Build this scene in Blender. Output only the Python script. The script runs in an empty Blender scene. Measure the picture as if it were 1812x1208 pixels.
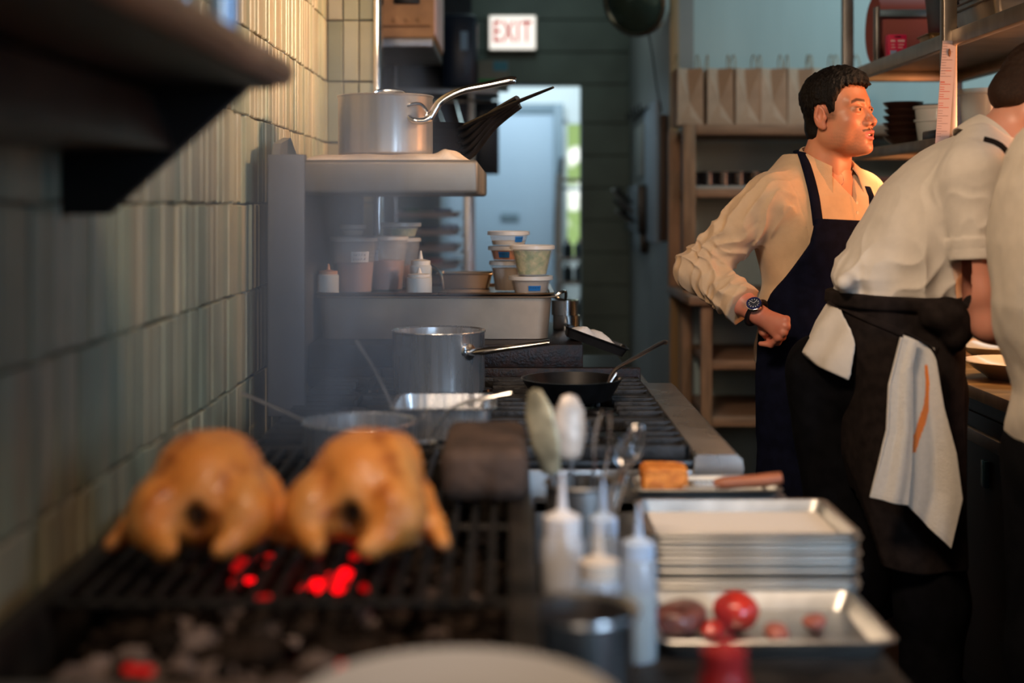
import bpy, bmesh, math, random
import numpy as np
from mathutils import Vector, Matrix

random.seed(7)
S = bpy.context.scene
COL = S.collection
F = 2400.0          # focal length in pixels of the 1812 wide frame
HC = 1.40           # camera height

# ------------------------------------------------------------------ camera
cam = bpy.data.cameras.new('camera')
cam.sensor_width = 36.0
cam.lens = 36.0 * F / 1812.0
cam.shift_x = (906 - 900) / 1812.0
cam.shift_y = -(604 - 360) / 1812.0
cam.clip_start = 0.05
cam.clip_end = 60
cam.dof.use_dof = True
cam.dof.focus_distance = 3.52
cam.dof.aperture_fstop = 1.5
camo = bpy.data.objects.new('camera', cam)
camo.location = (0, 0, HC)
camo.rotation_euler = (math.pi / 2, 0, 0)
COL.objects.link(camo)
S.camera = camo
S.view_settings.view_transform = 'Standard'
S.view_settings.look = 'None'
S.view_settings.exposure = 0.0
S.view_settings.gamma = 1.0
S.view_settings.use_curve_mapping = False
try:
    S.cycles.use_denoising = True
    S.cycles.max_bounces = 8
    S.cycles.transparent_max_bounces = 12
    S.cycles.volume_bounces = 0
    S.cycles.caustics_reflective = False
    S.cycles.caustics_refractive = False
    S.cycles.sample_clamp_indirect = 4.0
except Exception:
    pass

# ------------------------------------------------------------------ world and lights
w = bpy.data.worlds.new('world'); S.world = w; w.use_nodes = True
w.node_tree.nodes['Background'].inputs[0].default_value = (0.35, 0.5, 0.62, 1)
w.node_tree.nodes['Background'].inputs[1].default_value = 0.05

def area(name, loc, target, sx, sy, power, color, spread=180):
    l = bpy.data.lights.new(name, 'AREA'); l.shape = 'RECTANGLE'
    l.size = sx; l.size_y = sy; l.energy = power; l.color = color
    l.spread = math.radians(spread)
    o = bpy.data.objects.new(name, l); COL.objects.link(o)
    o.location = loc
    d = Vector(target) - Vector(loc)
    o.rotation_euler = d.to_track_quat('-Z', 'Y').to_euler()
    return o

WARM = (1.0, 0.62, 0.34)
area('lamp_pass', (1.98, 3.3, 1.55), (0.9, 3.66, 1.62), 0.5, 0.35, 11, (1.0, 0.38, 0.14), 120)
area('lamp_wall', (2.3, 3.1, 2.5), (-0.6, 3.75, 1.85), 0.3, 0.3, 9.5, (1.0, 0.66, 0.40), 46)
area('lamp_key', (-0.35, 1.3, 2.85), (1.0, 3.5, 1.25), 0.4, 0.4, 13, (1.0, 0.74, 0.52), 90)
area('lamp_grill', (0.25, 1.15, 2.6), (0.1, 1.9, 0.9), 0.4, 0.4, 5.0, (1.0, 0.74, 0.52), 100)
area('pot_streak_strip_right', (1.9, -0.9, 1.75), (-0.2, 3.3, 1.15), 0.30, 1.5, 4.5, (0.5, 0.72, 1.0), 32)  # added unseen strip light, gives the pots their bluish streak
area('pot_streak_strip_front', (-0.35, -1.6, 2.1), (-0.2, 3.3, 1.15), 0.16, 1.2, 1.0, (1.0, 0.82, 0.66), 34)  # added warm strip behind the camera for a second streak on the pots
area('lamp_counter', (1.46, 3.85, 1.54), (1.44, 3.85, 0.9), 0.22, 0.9, 5.5, (1.0, 0.60, 0.28), 130)
area('lamp_shelf', (1.42, 2.3, 1.50), (1.42, 2.6, 2.2), 0.2, 0.9, 5, (1.0, 0.55, 0.22))
area('window_dining', (3.3, 1.2, 1.9), (0.2, 2.4, 1.0), 0.8, 1.4, 6.5, (0.40, 0.66, 1.0), 110)
area('light_rear_wall', (2.2, 5.2, 2.85), (1.9, 6.3, 1.7), 1.6, 0.5, 17, (0.62, 0.86, 0.92))
area('daylight_back_room', (0.1, 9.3, 2.85), (0.0, 10.5, 1.3), 1.6, 0.9, 45, (0.68, 0.86, 1.0))
area('lamp_corner', (0.3, 4.6, 2.7), (-0.6, 4.5, 1.9), 0.2, 0.2, 4.5, (1.0, 0.60, 0.3), 90)
area('corridor_fill', (0.15, 7.3, 2.95), (0.3, 7.9, 0.8), 0.5, 0.8, 5, (0.70, 0.92, 0.90))  # added fill that lifts the dark corridor and rack

# ------------------------------------------------------------------ helpers
def px(x, y, Y):
    """world X and Z of the photo point x, y at depth Y"""
    return (x - 900) * Y / F, HC - (y - 360) * Y / F

def prop(o, label=None, cat=None, group=None, kind=None):
    if label: o['label'] = label
    if cat: o['category'] = cat
    if group: o['group'] = group
    if kind: o['kind'] = kind
    return o

def thing(name, label, cat, loc=(0, 0, 0), rotz=0.0, group=None):
    o = bpy.data.objects.new(name, None); COL.objects.link(o)
    o.location = loc; o.rotation_euler = (0, 0, rotz)
    o.empty_display_size = 0.05
    return prop(o, label, cat, group)

def rootloc(o):
    v = Vector((0, 0, 0))
    while o is not None:
        v += Vector(o.location); o = o.parent
    return v

def fin(name, bm, m, parent=None, smooth=True, local=False, loc=None):
    """link a bmesh as one object; geometry is in world coordinates unless local"""
    me = bpy.data.meshes.new(name)
    if parent is not None and not local:
        bmesh.ops.translate(bm, verts=bm.verts, vec=-rootloc(parent))
    if loc is not None:
        bmesh.ops.translate(bm, verts=bm.verts, vec=-Vector(loc))
    bmesh.ops.recalc_face_normals(bm, faces=bm.faces)
    bm.to_mesh(me); bm.free()
    me.materials.append(m)
    if smooth:
        me.polygons.foreach_set('use_smooth', [True] * len(me.polygons))
        try: me.set_sharp_from_angle(angle=math.radians(38))
        except Exception: pass
    o = bpy.data.objects.new(name, me); COL.objects.link(o)
    if loc is not None: o.location = loc
    if parent is not None: o.parent = parent
    return o

def dup(root, loc=None, rotz=None, label=None, group=None, scale=None):
    r = root.copy(); COL.objects.link(r)
    if loc is not None: r.location = loc
    if rotz is not None: r.rotation_euler = (0, 0, rotz)
    if scale is not None: r.scale = scale
    if label: r['label'] = label
    if group: r['group'] = group
    for ch in list(root.children):
        c = ch.copy(); COL.objects.link(c); c.parent = r
        for g in ch.children:
            d = g.copy(); COL.objects.link(d); d.parent = c
    return r

NB = bmesh.new
def box(bm, x0, x1, y0, y1, z0, z1, bev=0.0, M=None, seg=2):
    b = bmesh.new()
    bmesh.ops.create_cube(b, size=1)
    for v in b.verts:
        v.co = Vector(((x0 + x1) / 2 + v.co.x * (x1 - x0), (y0 + y1) / 2 + v.co.y * (y1 - y0), (z0 + z1) / 2 + v.co.z * (z1 - z0)))
    if bev > 0:
        bmesh.ops.bevel(b, geom=b.edges[:], offset=bev, segments=seg, affect='EDGES', profile=0.5)
    if M is not None: b.transform(M)
    join(bm, b); return bm

def join(bm, b):
    vm = {}
    for v in b.verts: vm[v] = bm.verts.new(v.co)
    for f in b.faces:
        try: bm.faces.new([vm[v] for v in f.verts])
        except ValueError: pass
    b.free()

def lathe(bm, prof, c=(0, 0, 0), seg=40, M=None, sx=1, sy=1):
    """prof: list of (r, z), open or closed; r=0 makes a pole"""
    b = bmesh.new(); rings = []
    for r, z in prof:
        if r <= 1e-6: rings.append([b.verts.new((0, 0, z))])
        else: rings.append([b.verts.new((sx * r * math.cos(2 * math.pi * k / seg), sy * r * math.sin(2 * math.pi * k / seg), z)) for k in range(seg)])
    for a, d in zip(rings, rings[1:]):
        for k in range(seg):
            j = (k + 1) % seg
            if len(a) == 1 and len(d) == 1: continue
            if len(a) == 1: b.faces.new((a[0], d[j], d[k]))
            elif len(d) == 1: b.faces.new((a[k], a[j], d[0]))
            else: b.faces.new((a[k], a[j], d[j], d[k]))
    if M is not None: b.transform(M)
    bmesh.ops.translate(b, verts=b.verts, vec=Vector(c))
    join(bm, b); return bm

def catmull(pts, n=6):
    P = [Vector(p) for p in pts]; out = []
    for i in range(len(P) - 1):
        a = P[max(i - 1, 0)]; b = P[i]; c = P[i + 1]; d = P[min(i + 2, len(P) - 1)]
        for k in range(n):
            t = k / n
            out.append(0.5 * ((2 * b) + (c - a) * t + (2 * a - 5 * b + 4 * c - d) * t * t + (3 * b - a - 3 * c + d) * t ** 3))
    out.append(P[-1]); return out

def tube(bm, pts, r, seg=12, flat=1.0, up=None, close=False):
    """sweep; r number or list; flat squashes the section along the 'up' side"""
    P = [Vector(p) for p in pts]; n = len(P)
    R = r if isinstance(r, (list, tuple)) else [r] * n
    if len(R) != n: R = [float(np.interp(i / (n - 1), np.linspace(0, 1, len(R)), R)) for i in range(n)]
    rings = []; prev = Vector(up) if up is not None else None
    for i in range(n):
        t = (P[(i + 1) % n if close else min(i + 1, n - 1)] - P[(i - 1) % n if close else max(i - 1, 0)]).normalized()
        if prev is None:
            prev = Vector((0, 0, 1)) if abs(t.z) < 0.9 else Vector((1, 0, 0))
        s = t.cross(prev)
        if s.length < 1e-6: s = t.orthogonal()
        s.normalize(); u = s.cross(t).normalized()
        if up is None: prev = u
        rings.append([bm.verts.new(P[i] + s * (R[i] * math.cos(2 * math.pi * k / seg)) + u * (R[i] * flat * math.sin(2 * math.pi * k / seg))) for k in range(seg)])
    for a in range(n if close else n - 1):
        A = rings[a]; B = rings[(a + 1) % n]
        for k in range(seg):
            j = (k + 1) % seg
            bm.faces.new((A[k], A[j], B[j], B[k]))
    if not close:
        bm.faces.new(rings[0][::-1]); bm.faces.new(rings[-1])
    return bm

def prism(bm, pts, axis, a, b):
    """extrude a 2-D outline along an axis ('x','y','z') from a to b"""
    def mk(p, t):
        if axis == 'y': return (p[0], t, p[1])
        if axis == 'x': return (t, p[0], p[1])
        return (p[0], p[1], t)
    A = [bm.verts.new(mk(p, a)) for p in pts]; B = [bm.verts.new(mk(p, b)) for p in pts]
    bm.faces.new(A); bm.faces.new(B[::-1])
    for i in range(len(pts)):
        j = (i + 1) % len(pts)
        bm.faces.new((A[i], B[i], B[j], A[j]))
    return bm

def rrect(hx, hy, r, n=4):
    out = []
    for cx, cy, a0 in ((hx - r, hy - r, 0), (-hx + r, hy - r, 90), (-hx + r, -hy + r, 180), (hx - r, -hy + r, 270)):
        for k in range(n + 1):
            a = math.radians(a0 + 90 * k / n); out.append((cx + r * math.cos(a), cy + r * math.sin(a)))
    return out

def loft(bm, rings, cap0=True, cap1=True, closed=True):
    R = [[bm.verts.new(p) for p in ring] for ring in rings]
    for A, B in zip(R, R[1:]):
        n = len(A)
        for k in range(n if closed else n - 1):
            j = (k + 1) % n
            bm.faces.new((A[k], A[j], B[j], B[k]))
    if cap0: bm.faces.new(R[0][::-1])
    if cap1: bm.faces.new(R[-1])
    return bm

def pan_rect(bm, cx, cy, z0, hx, hy, h, t=0.0012, r=0.02, taper=0.012, lip=0.008, rotz=0.0):
    """rectangular tray with a rolled lip: outside wall, lip, inside wall, floor"""
    def ring(ax, ay, z, rr):
        c, s = math.cos(rotz), math.sin(rotz)
        return [(cx + x * c - y * s, cy + x * s + y * c, z) for x, y in rrect(ax, ay, rr)]
    loft(bm, [ring(hx - taper, hy - taper, z0, r), ring(hx, hy, z0 + h - 0.002, r), ring(hx + lip, hy + lip, z0 + h - 0.004, r + lip),
              ring(hx + lip + .002, hy + lip + .002, z0 + h - 0.001, r + lip), ring(hx + lip, hy + lip, z0 + h + .001, r + lip),
              ring(hx - t, hy - t, z0 + h, r), ring(hx - taper - t, hy - taper - t, z0 + t, r)])
    return bm

# ------------------------------------------------------------------ materials
def nodes(name):
    m = bpy.data.materials.new(name); m.use_nodes = True
    nt = m.node_tree; return m, nt, nt.nodes['Principled BSDF']

def mat(name, col, rough=0.5, metal=0.0, var=0.0, vscale=8, bump=0.0, bscale=60, spec=0.5, trans=0.0, emit=None, estr=0, alpha=1.0,
        stretch=(1, 1, 1), col2=None, sheen=0.0, rvar=0.0, sss=0.0, ior=1.45, coat=0.0):
    m, nt, b = nodes(name)
    b.inputs['Base Color'].default_value = (*col, 1)
    b.inputs['Roughness'].default_value = rough
    b.inputs['Metallic'].default_value = metal
    b.inputs['Specular IOR Level'].default_value = spec
    b.inputs['IOR'].default_value = ior
    if trans: b.inputs['Transmission Weight'].default_value = trans
    if coat: b.inputs['Coat Weight'].default_value = coat; b.inputs['Coat Roughness'].default_value = 0.15
    if sheen: b.inputs['Sheen Weight'].default_value = sheen
    if sss:
        b.inputs['Subsurface Weight'].default_value = sss
        b.inputs['Subsurface Radius'].default_value = (0.012, 0.005, 0.003)
        b.inputs['Subsurface Scale'].default_value = 0.6
    if alpha < 1: b.inputs['Alpha'].default_value = alpha
    if emit: b.inputs['Emission Color'].default_value = (*emit, 1); b.inputs['Emission Strength'].default_value = estr
    L = nt.links
    tc = nt.nodes.new('ShaderNodeTexCoord'); mp = nt.nodes.new('ShaderNodeMapping')
    mp.inputs['Scale'].default_value = stretch
    L.new(tc.outputs['Object'], mp.inputs[0])
    if var or col2 or rvar:
        n = nt.nodes.new('ShaderNodeTexNoise'); n.inputs['Scale'].default_value = vscale; n.inputs['Detail'].default_value = 5
        L.new(mp.outputs[0], n.inputs['Vector'])
        if var or col2:
            r = nt.nodes.new('ShaderNodeValToRGB')
            c2 = col2 if col2 else tuple(max(0, c * (1 - var)) for c in col)
            c1 = col if col2 else tuple(min(1, c * (1 + var)) for c in col)
            r.color_ramp.elements[0].position = 0.35; r.color_ramp.elements[0].color = (*c2, 1)
            r.color_ramp.elements[1].position = 0.65; r.color_ramp.elements[1].color = (*c1, 1)
            L.new(n.outputs['Fac'], r.inputs[0]); L.new(r.outputs[0], b.inputs['Base Color'])
        if rvar:
            mr = nt.nodes.new('ShaderNodeMapRange')
            mr.inputs['To Min'].default_value = max(0.02, rough - rvar); mr.inputs['To Max'].default_value = rough + rvar
            L.new(n.outputs['Fac'], mr.inputs['Value']); L.new(mr.outputs[0], b.inputs['Roughness'])
    if bump:
        n2 = nt.nodes.new('ShaderNodeTexNoise'); n2.inputs['Scale'].default_value = bscale; n2.inputs['Detail'].default_value = 4 if bscale > 50 else 1
        L.new(mp.outputs[0], n2.inputs['Vector'])
        bp = nt.nodes.new('ShaderNodeBump'); bp.inputs['Strength'].default_value = bump; bp.inputs['Distance'].default_value = 0.01
        L.new(n2.outputs['Fac'], bp.inputs['Height']); L.new(bp.outputs[0], b.inputs['Normal'])
    return m

def attr_mat(name, rough=0.5, attr='col', sss=0.0, spec=0.5, bump=0.0, bscale=200, sheen=0.0, coat=0.0, var=0.0, vscale=20):
    m, nt, b = nodes(name)
    a = nt.nodes.new('ShaderNodeAttribute'); a.attribute_name = attr
    src = a.outputs['Color']
    if var:
        n = nt.nodes.new('ShaderNodeTexNoise'); n.inputs['Scale'].default_value = vscale; n.inputs['Detail'].default_value = 4
        tc = nt.nodes.new('ShaderNodeTexCoord'); nt.links.new(tc.outputs['Object'], n.inputs['Vector'])
        mr = nt.nodes.new('ShaderNodeMapRange'); mr.inputs['To Min'].default_value = 1 - var; mr.inputs['To Max'].default_value = 1 + var
        nt.links.new(n.outputs['Fac'], mr.inputs['Value'])
        mx = nt.nodes.new('ShaderNodeVectorMath'); mx.operation = 'SCALE'
        nt.links.new(src, mx.inputs[0]); nt.links.new(mr.outputs[0], mx.inputs['Scale']); src = mx.outputs[0]
    nt.links.new(src, b.inputs['Base Color'])
    b.inputs['Roughness'].default_value = rough; b.inputs['Specular IOR Level'].default_value = spec
    if sheen: b.inputs['Sheen Weight'].default_value = sheen
    if coat: b.inputs['Coat Weight'].default_value = coat
    if sss:
        b.inputs['Subsurface Weight'].default_value = sss
        b.inputs['Subsurface Radius'].default_value = (0.012, 0.005, 0.003); b.inputs['Subsurface Scale'].default_value = 0.5
    if bump:
        tc = nt.nodes.new('ShaderNodeTexCoord')
        n2 = nt.nodes.new('ShaderNodeTexNoise'); n2.inputs['Scale'].default_value = bscale; n2.inputs['Detail'].default_value = 5
        nt.links.new(tc.outputs['Object'], n2.inputs['Vector'])
        bp = nt.nodes.new('ShaderNodeBump'); bp.inputs['Strength'].default_value = bump; bp.inputs['Distance'].default_value = 0.004
        nt.links.new(n2.outputs['Fac'], bp.inputs['Height']); nt.links.new(bp.outputs[0], b.inputs['Normal'])
    return m

def setcol(o, cols, name='col'):
    me = o.data
    a = me.color_attributes.new(name, 'FLOAT_COLOR', 'POINT')
    arr = np.ones((len(me.vertices), 4), np.float32); arr[:, :3] = cols
    a.data.foreach_set('color', arr.ravel())

STEEL = mat('brushed_steel', (0.55, 0.54, 0.52), 0.3, 1.0, var=0.08, vscale=40, stretch=(1, 1, 12), rvar=0.08)
STEEL_H = mat('brushed_steel_flat', (0.33, 0.31, 0.29), 0.36, 1.0, var=0.12, vscale=5, stretch=(2, 2, 2), rvar=0.1)
STEEL_D = mat('dull_steel', (0.30, 0.29, 0.28), 0.45, 0.9, var=0.2, vscale=9, rvar=0.12)
SHELFST = mat('dull_shelf_steel', (.20, .165, .13), .5, .6, var=.12, vscale=6)
RISERST = mat('dull_riser_steel', (.15, .145, .15), .55, .6, var=.12, vscale=6)
RAILST = mat('bright_rail_steel', (.62, .58, .54), .28, .9, var=.12, vscale=5, rvar=.1)
PANST = mat('satin_pan_steel', (.42, .30, .21), .5, .65, var=.15, vscale=9, rvar=.1)
CHROME = mat('bright_steel', (0.72, 0.70, 0.68), 0.14, 1.0, rvar=0.05)
IRON = mat('cast_iron', (0.018, 0.016, 0.015), 0.55, 0.3, var=0.5, vscale=30, bump=0.25, bscale=120)
BLACKPAN = mat('carbon_steel_pan', (0.012, 0.011, 0.011), 0.38, 0.4, var=0.4, vscale=20)
SOOT = mat('sooty_steel', (0.035, 0.028, 0.022), 0.5, 0.5, var=0.6, vscale=14, bump=0.2, bscale=90)
GREASE = mat('greasy_black_steel', (0.006, 0.005, 0.005), 0.42, 0.2, col2=(0.022, 0.008, 0.004), vscale=60, bump=0.2, bscale=160, spec=.3)
ALU = mat('aluminium_tray', (0.62, 0.61, 0.58), 0.36, 1.0, var=0.1, vscale=12, rvar=0.1)
WOOD = mat('oak_wood', (0.30, 0.19, 0.12), 0.55, 0, var=0.25, vscale=6, stretch=(6, 6, 1), bump=0.05)
WOODX = mat('oak_shelf_wood', (0.32, 0.205, 0.14), 0.55, 0, var=0.25, vscale=6, stretch=(1, 8, 8))
BLK = mat('black_plastic', (0.012, 0.012, 0.014), 0.35)
# ================================================================== THE ROOM
def tiled(name, n_u, n_v, u0, v0, du, dv, place, colf, depth=0.012, m=None, gap=0.0036, slab=None, seed=3):
    rnd = random.Random(seed); bm = NB(); cols = []
    for i in range(n_u):
        for j in range(n_v):
            g = gap * (0.5 + rnd.random()); jt = (rnd.random() - .5) * 0.004; d = depth + rnd.uniform(-.0022, .0022)
            tl = rnd.uniform(-.0018, .0018)
            a0, a1 = u0 + i * du + g / 2, u0 + (i + 1) * du - g / 2
            b0, b1 = v0 + j * dv + gap / 2 + jt, v0 + (j + 1) * dv - gap / 2 + jt
            e = 0.0028
            q = [(a0, b0, 0), (a1, b0, 0), (a1, b1, 0), (a0, b1, 0),
                 (a0, b0, d - e + tl), (a1, b0, d - e - tl), (a1, b1, d - e - tl), (a0, b1, d - e + tl),
                 (a0 + e, b0 + e, d + tl), (a1 - e, b0 + e, d - tl), (a1 - e, b1 - e, d - tl), (a0 + e, b1 - e, d + tl)]
            V = [bm.verts.new(place(*p)) for p in q]
            for k in range(4):
                l = (k + 1) % 4
                bm.faces.new((V[k], V[l], V[4 + l], V[4 + k])); bm.faces.new((V[4 + k], V[4 + l], V[8 + l], V[8 + k]))
            bm.faces.new(V[8:12])
            cols += [colf(rnd, i, j)] * 12
    nt_ = len(cols)
    if slab: box(bm, *slab)
    cols += [(0.07, 0.042, 0.026)] * (len(bm.verts) - nt_)
    o = fin(name, bm, m, smooth=False)
    setcol(o, np.array(cols)); return o

def tilecol(rnd, i, j):
    t = rnd.random(); v = rnd.uniform(0.78, 1.08)
    a = np.array((0.50, 0.42, 0.27)); b = np.array((0.33, 0.37, 0.25))
    return (a * (1 - t * .8) + b * t * .8) * v

TILE = attr_mat('glazed_tile', rough=0.36, spec=0.5, bump=0.12, bscale=14, var=0.22, vscale=9)
ROW = 0.2015; Z0 = HC - 7 * ROW
wl = tiled('wall_left', 98, 15, -0.4, Z0, 0.05, ROW, lambda u, v, d: (-0.612 + d, u, v), tilecol, m=TILE, slab=(-0.75, -0.612, -0.4, 4.5, -0.01, 3.05))
prop(wl, kind='structure')
wn = tiled('wall_return', 3, 15, -0.6, Z0, 0.052, ROW, lambda u, v, d: (u, 4.499 - d, v), tilecol, m=TILE, slab=(-0.62, -0.445, 4.5, 4.62, -0.01, 3.05), seed=5)
prop(wn, kind='structure')

def struct(name, m, *boxes, bev=0.0):
    bm = NB()
    for b in boxes: box(bm, *b, bev=bev)
    return prop(fin(name, bm, m, smooth=bev > 0), kind='structure')

FLOOR = mat('quarry_tile_floor', (0.07, 0.035, 0.022), 0.45, 0, var=0.35, vscale=5)
TEAL = mat('pale_teal_paint', (0.40, 0.52, 0.54), 0.6, 0, var=0.05, vscale=2, stretch=(3, 3, .4))
DKGREEN = mat('dark_green_paint', (0.085, 0.110, 0.095), 0.5, 0, var=0.2, vscale=3)
GREYW = mat('grey_corridor_paint', (0.24, 0.25, 0.25), 0.5, 0, var=0.1, vscale=2)
CEIL = mat('ceiling_paint', (0.10, 0.10, 0.10), 0.8)
WHITEW = mat('white_wall_paint', (0.78, 0.80, 0.76), 0.6)
struct('floor', FLOOR, (-2.4, 3.6, -0.4, 11.0, -0.1, 0.0))
struct('ceiling', CEIL, (-2.4, 3.6, -0.4, 8.5, 3.05, 3.15))
struct('wall_back', DKGREEN, (-2.4, -0.42, 8.4, 8.55, 0, 3.05), (0.448, 0.86, 8.4, 8.55, 0, 3.05), (-0.42, 0.448, 8.4, 8.55, 2.135, 3.05))
struct('wall_corridor', GREYW, (0.75, 0.86, 6.3, 8.4, 0, 3.05))
struct('wall_rear', TEAL, (0.86, 3.5, 6.3, 6.4, 0, 3.05))
struct('wall_recess', DKGREEN, (-2.5, -2.4, 4.6, 8.5, 0, 3.05), (-2.4, -0.62, 4.62, 4.7, 0, 3.05))
struct('wall_right', mat('dining_wall', (0.16, 0.13, 0.11), 0.7), (3.5, 3.6, 2.6, 6.4, 0, 3.05))
# courses of painted block on the back wall
bm = NB()
for k in range(15):
    z = 0.2 * k + .1
    if z < 2.1: box(bm, 0.45, 0.749, 8.388, 8.4, z, z + .192, .003, seg=1)
    else: box(bm, -1.2, 0.749, 8.388, 8.4, z + .04, min(z + .232, 3.04), .003, seg=1)
prop(fin('trim_1', bm, DKGREEN), kind='structure')
# back room
struct('wall_back_room', WHITEW, (-2.0, 0.42, 10.5, 10.6, 0, 3.0), (0.42, 1.5, 10.5, 10.6, 0, 0.95), (0.42, 1.5, 10.5, 10.6, 2.05, 3.0))
struct('wall_back_room_right', WHITEW, (1.5, 1.6, 8.55, 10.6, 0, 3.0))
struct('wall_back_room_left', WHITEW, (-2.1, -2.0, 8.55, 10.6, 0, 3.0))
struct('ceiling_back_room', WHITEW, (-2.1, 1.6, 8.55, 10.6, 3.0, 3.05))
DOORP = mat('pale_grey_door_paint', (0.42, 0.52, 0.60), 0.4)
FRAMEP = mat('grey_frame_paint', (0.22, 0.29, 0.33), 0.4)
bm = NB(); box(bm, -.46, .345, 10.44, 10.485, 0.01, 2.09, .003); d1 = fin('door_1', bm, DOORP); prop(d1, kind='structure')
bm = NB(); box(bm, -.06, .08, 10.425, 10.44, 1.27, 1.33, .003); fin('door_plate', bm, FRAMEP, d1)
bm = NB(); tube(bm, [(-.41, 10.44, 1.02), (-.41, 10.39, 1.02), (-.30, 10.385, 1.02)], .011); fin('door_handle', bm, STEEL, d1)
struct('trim_2', FRAMEP, (-.54, -.46, 10.42, 10.5, 0, 2.17), (.345, .42, 10.42, 10.5, 0, 2.17), (-.459, .344, 10.425, 10.5, 2.092, 2.17), bev=.004)
# window of the back room with frame; daylight and greenery outside
m, nt, b = nodes('daylight_outside')
em = nt.nodes.new('ShaderNodeEmission'); tc = nt.nodes.new('ShaderNodeTexCoord'); no = nt.nodes.new('ShaderNodeTexNoise'); no.inputs['Scale'].default_value = 3.2
cr = nt.nodes.new('ShaderNodeValToRGB'); cr.color_ramp.elements[0].position = .47; cr.color_ramp.elements[0].color = (.24, .36, .13, 1)
cr.color_ramp.elements[1].position = .56; cr.color_ramp.elements[1].color = (.95, 1, .93, 1)
nt.links.new(tc.outputs['Object'], no.inputs['Vector']); nt.links.new(no.outputs['Fac'], cr.inputs[0]); nt.links.new(cr.outputs[0], em.inputs[0]); em.inputs[1].default_value = 1.5
nt.links.new(em.outputs[0], nt.nodes['Material Output'].inputs['Surface'])
bm = NB(); box(bm, .3, 1.7, 10.95, 11.0, .7, 2.4); prop(fin('exterior', bm, m, smooth=False), kind='structure')
bm = NB()
for x in (.42, .94, 1.46): box(bm, x, x + .035, 10.5, 10.56, .95, 2.05, .004)
for z in (.95, 1.5, 2.015): box(bm, .42, 1.5, 10.5, 10.56, z, z + .035, .004)
win = prop(fin('window_1', bm, WHITEW), kind='structure')

# ------------------------------------------------------------------ exit sign
ex, ez = px(907, 57, 8.3)
t = thing('exit_sign', 'lit white exit sign with thin red lettering high above the back doorway', 'sign', (ex, 8.36, ez))
bm = NB(); box(bm, ex - .15, ex + .15, 8.32, 8.387, ez - .112, ez + .112, .008); fin('housing', bm, mat('sign_housing', (.5, .48, .42), .5), t)
bm = NB(); box(bm, ex - .14, ex + .14, 8.312, 8.322, ez - .102, ez + .102, .004)
fin('face_panel', bm, mat('lit_sign_face', (.9, .85, .8), .5, emit=(1, .93, .84), estr=1.0), t)
fc = bpy.data.curves.new('lettering', 'FONT'); fc.body = 'EXIT'; fc.size = .175; fc.align_x = 'CENTER'; fc.align_y = 'CENTER'; fc.extrude = .002; fc.space_character = 1.16; fc.offset = .002
fc.materials.append(mat('red_letters', (.75, .06, .05), .5, emit=(1, .03, .02), estr=.22))
_t = bpy.data.objects.new('lettering', fc); COL.objects.link(_t); bpy.context.view_layer.update()
_m = bpy.data.meshes.new_from_object(_t.evaluated_get(bpy.context.evaluated_depsgraph_get())); bpy.data.objects.remove(_t)
fo = bpy.data.objects.new('lettering', _m); COL.objects.link(fo); fo.rotation_euler = (math.pi / 2, 0, 0); _b = [v.co.x for v in _m.vertices]; fo.location = (-.60 * (min(_b) + max(_b)) / 2, -.052, 0); fo.parent = t
fo.scale = (.60, 1.05, 1)

# ------------------------------------------------------------------ steel edge guard at the end of the tiled return wall
bm = NB(); box(bm, -.447, -.425, 4.48, 4.62, 0, 3.04, .003)
prop(fin('corner_guard', bm, CHROME), 'bright steel corner guard on the end of the tiled return wall', 'corner guard')

# ------------------------------------------------------------------ back left: shelving, box, dark stock
SH = thing('storage_shelf', 'dark steel wall shelf behind the tiled corner carrying the tan box', 'shelf', (-.7, 5.6, 1.97))
bm = NB(); box(bm, -.95, -.29, 5.20, 5.9, 2.0, 2.035, .004); fin('shelf_board', bm, STEEL_D, SH)
bm = NB(); box(bm, -.515, -.485, 5.22, 5.25, 0, 2.0, .003); box(bm, -.515, -.485, 5.86, 5.89, 0, 2.0, .003); fin('upright', bm, STEEL_D, SH)
bm = NB(); box(bm, -.95, -.49, 5.86, 5.88, 0.3, 2.0, .002); fin('back_panel', bm, mat('dark_back_panel', (.02, .024, .028), .5), SH)
TAN = mat('tan_cardboard', (.52, .30, .14), .7, 0, var=.15, vscale=10)
B = thing('cardboard_box', 'tan box with a dark hand slot on the shelf behind the tiled corner', 'box', (-.5, 5.5, 2.035))
bm = NB(); box(bm, -.90, -.287, 5.205, 5.88, 2.037, 2.36, .004); fin('carton', bm, TAN, B)
bm = NB(); box(bm, -.44, -.34, 5.198, 5.21, 2.165, 2.19, .006); fin('hand_slot', bm, BLK, B)
for k in range(3):
    bm = NB(); lathe(bm, [(0, 0), (.010, 0), (.011, .002), (.009, .005), (0, .005)], (-.435 + .045 * k, 5.2055, 2.105), 16, Matrix.Rotation(math.pi / 2, 4, 'X')); fin('button', bm, TAN, B)
bm = NB(); box(bm, -.50, -.30, 5.200, 5.206, 2.078, 2.084); fin('seam', bm, mat('brown_seam', (.25, .12, .05), .7), B)
bm = NB(); box(bm, -.287, -.281, 5.22, 5.86, 2.05, 2.30, .002); fin('lit_side_panel', bm, mat('pink_lit_side', (.9, .68, .62), .6), B)  # thin panel coloured pale pink for the light falling on the box side

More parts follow.
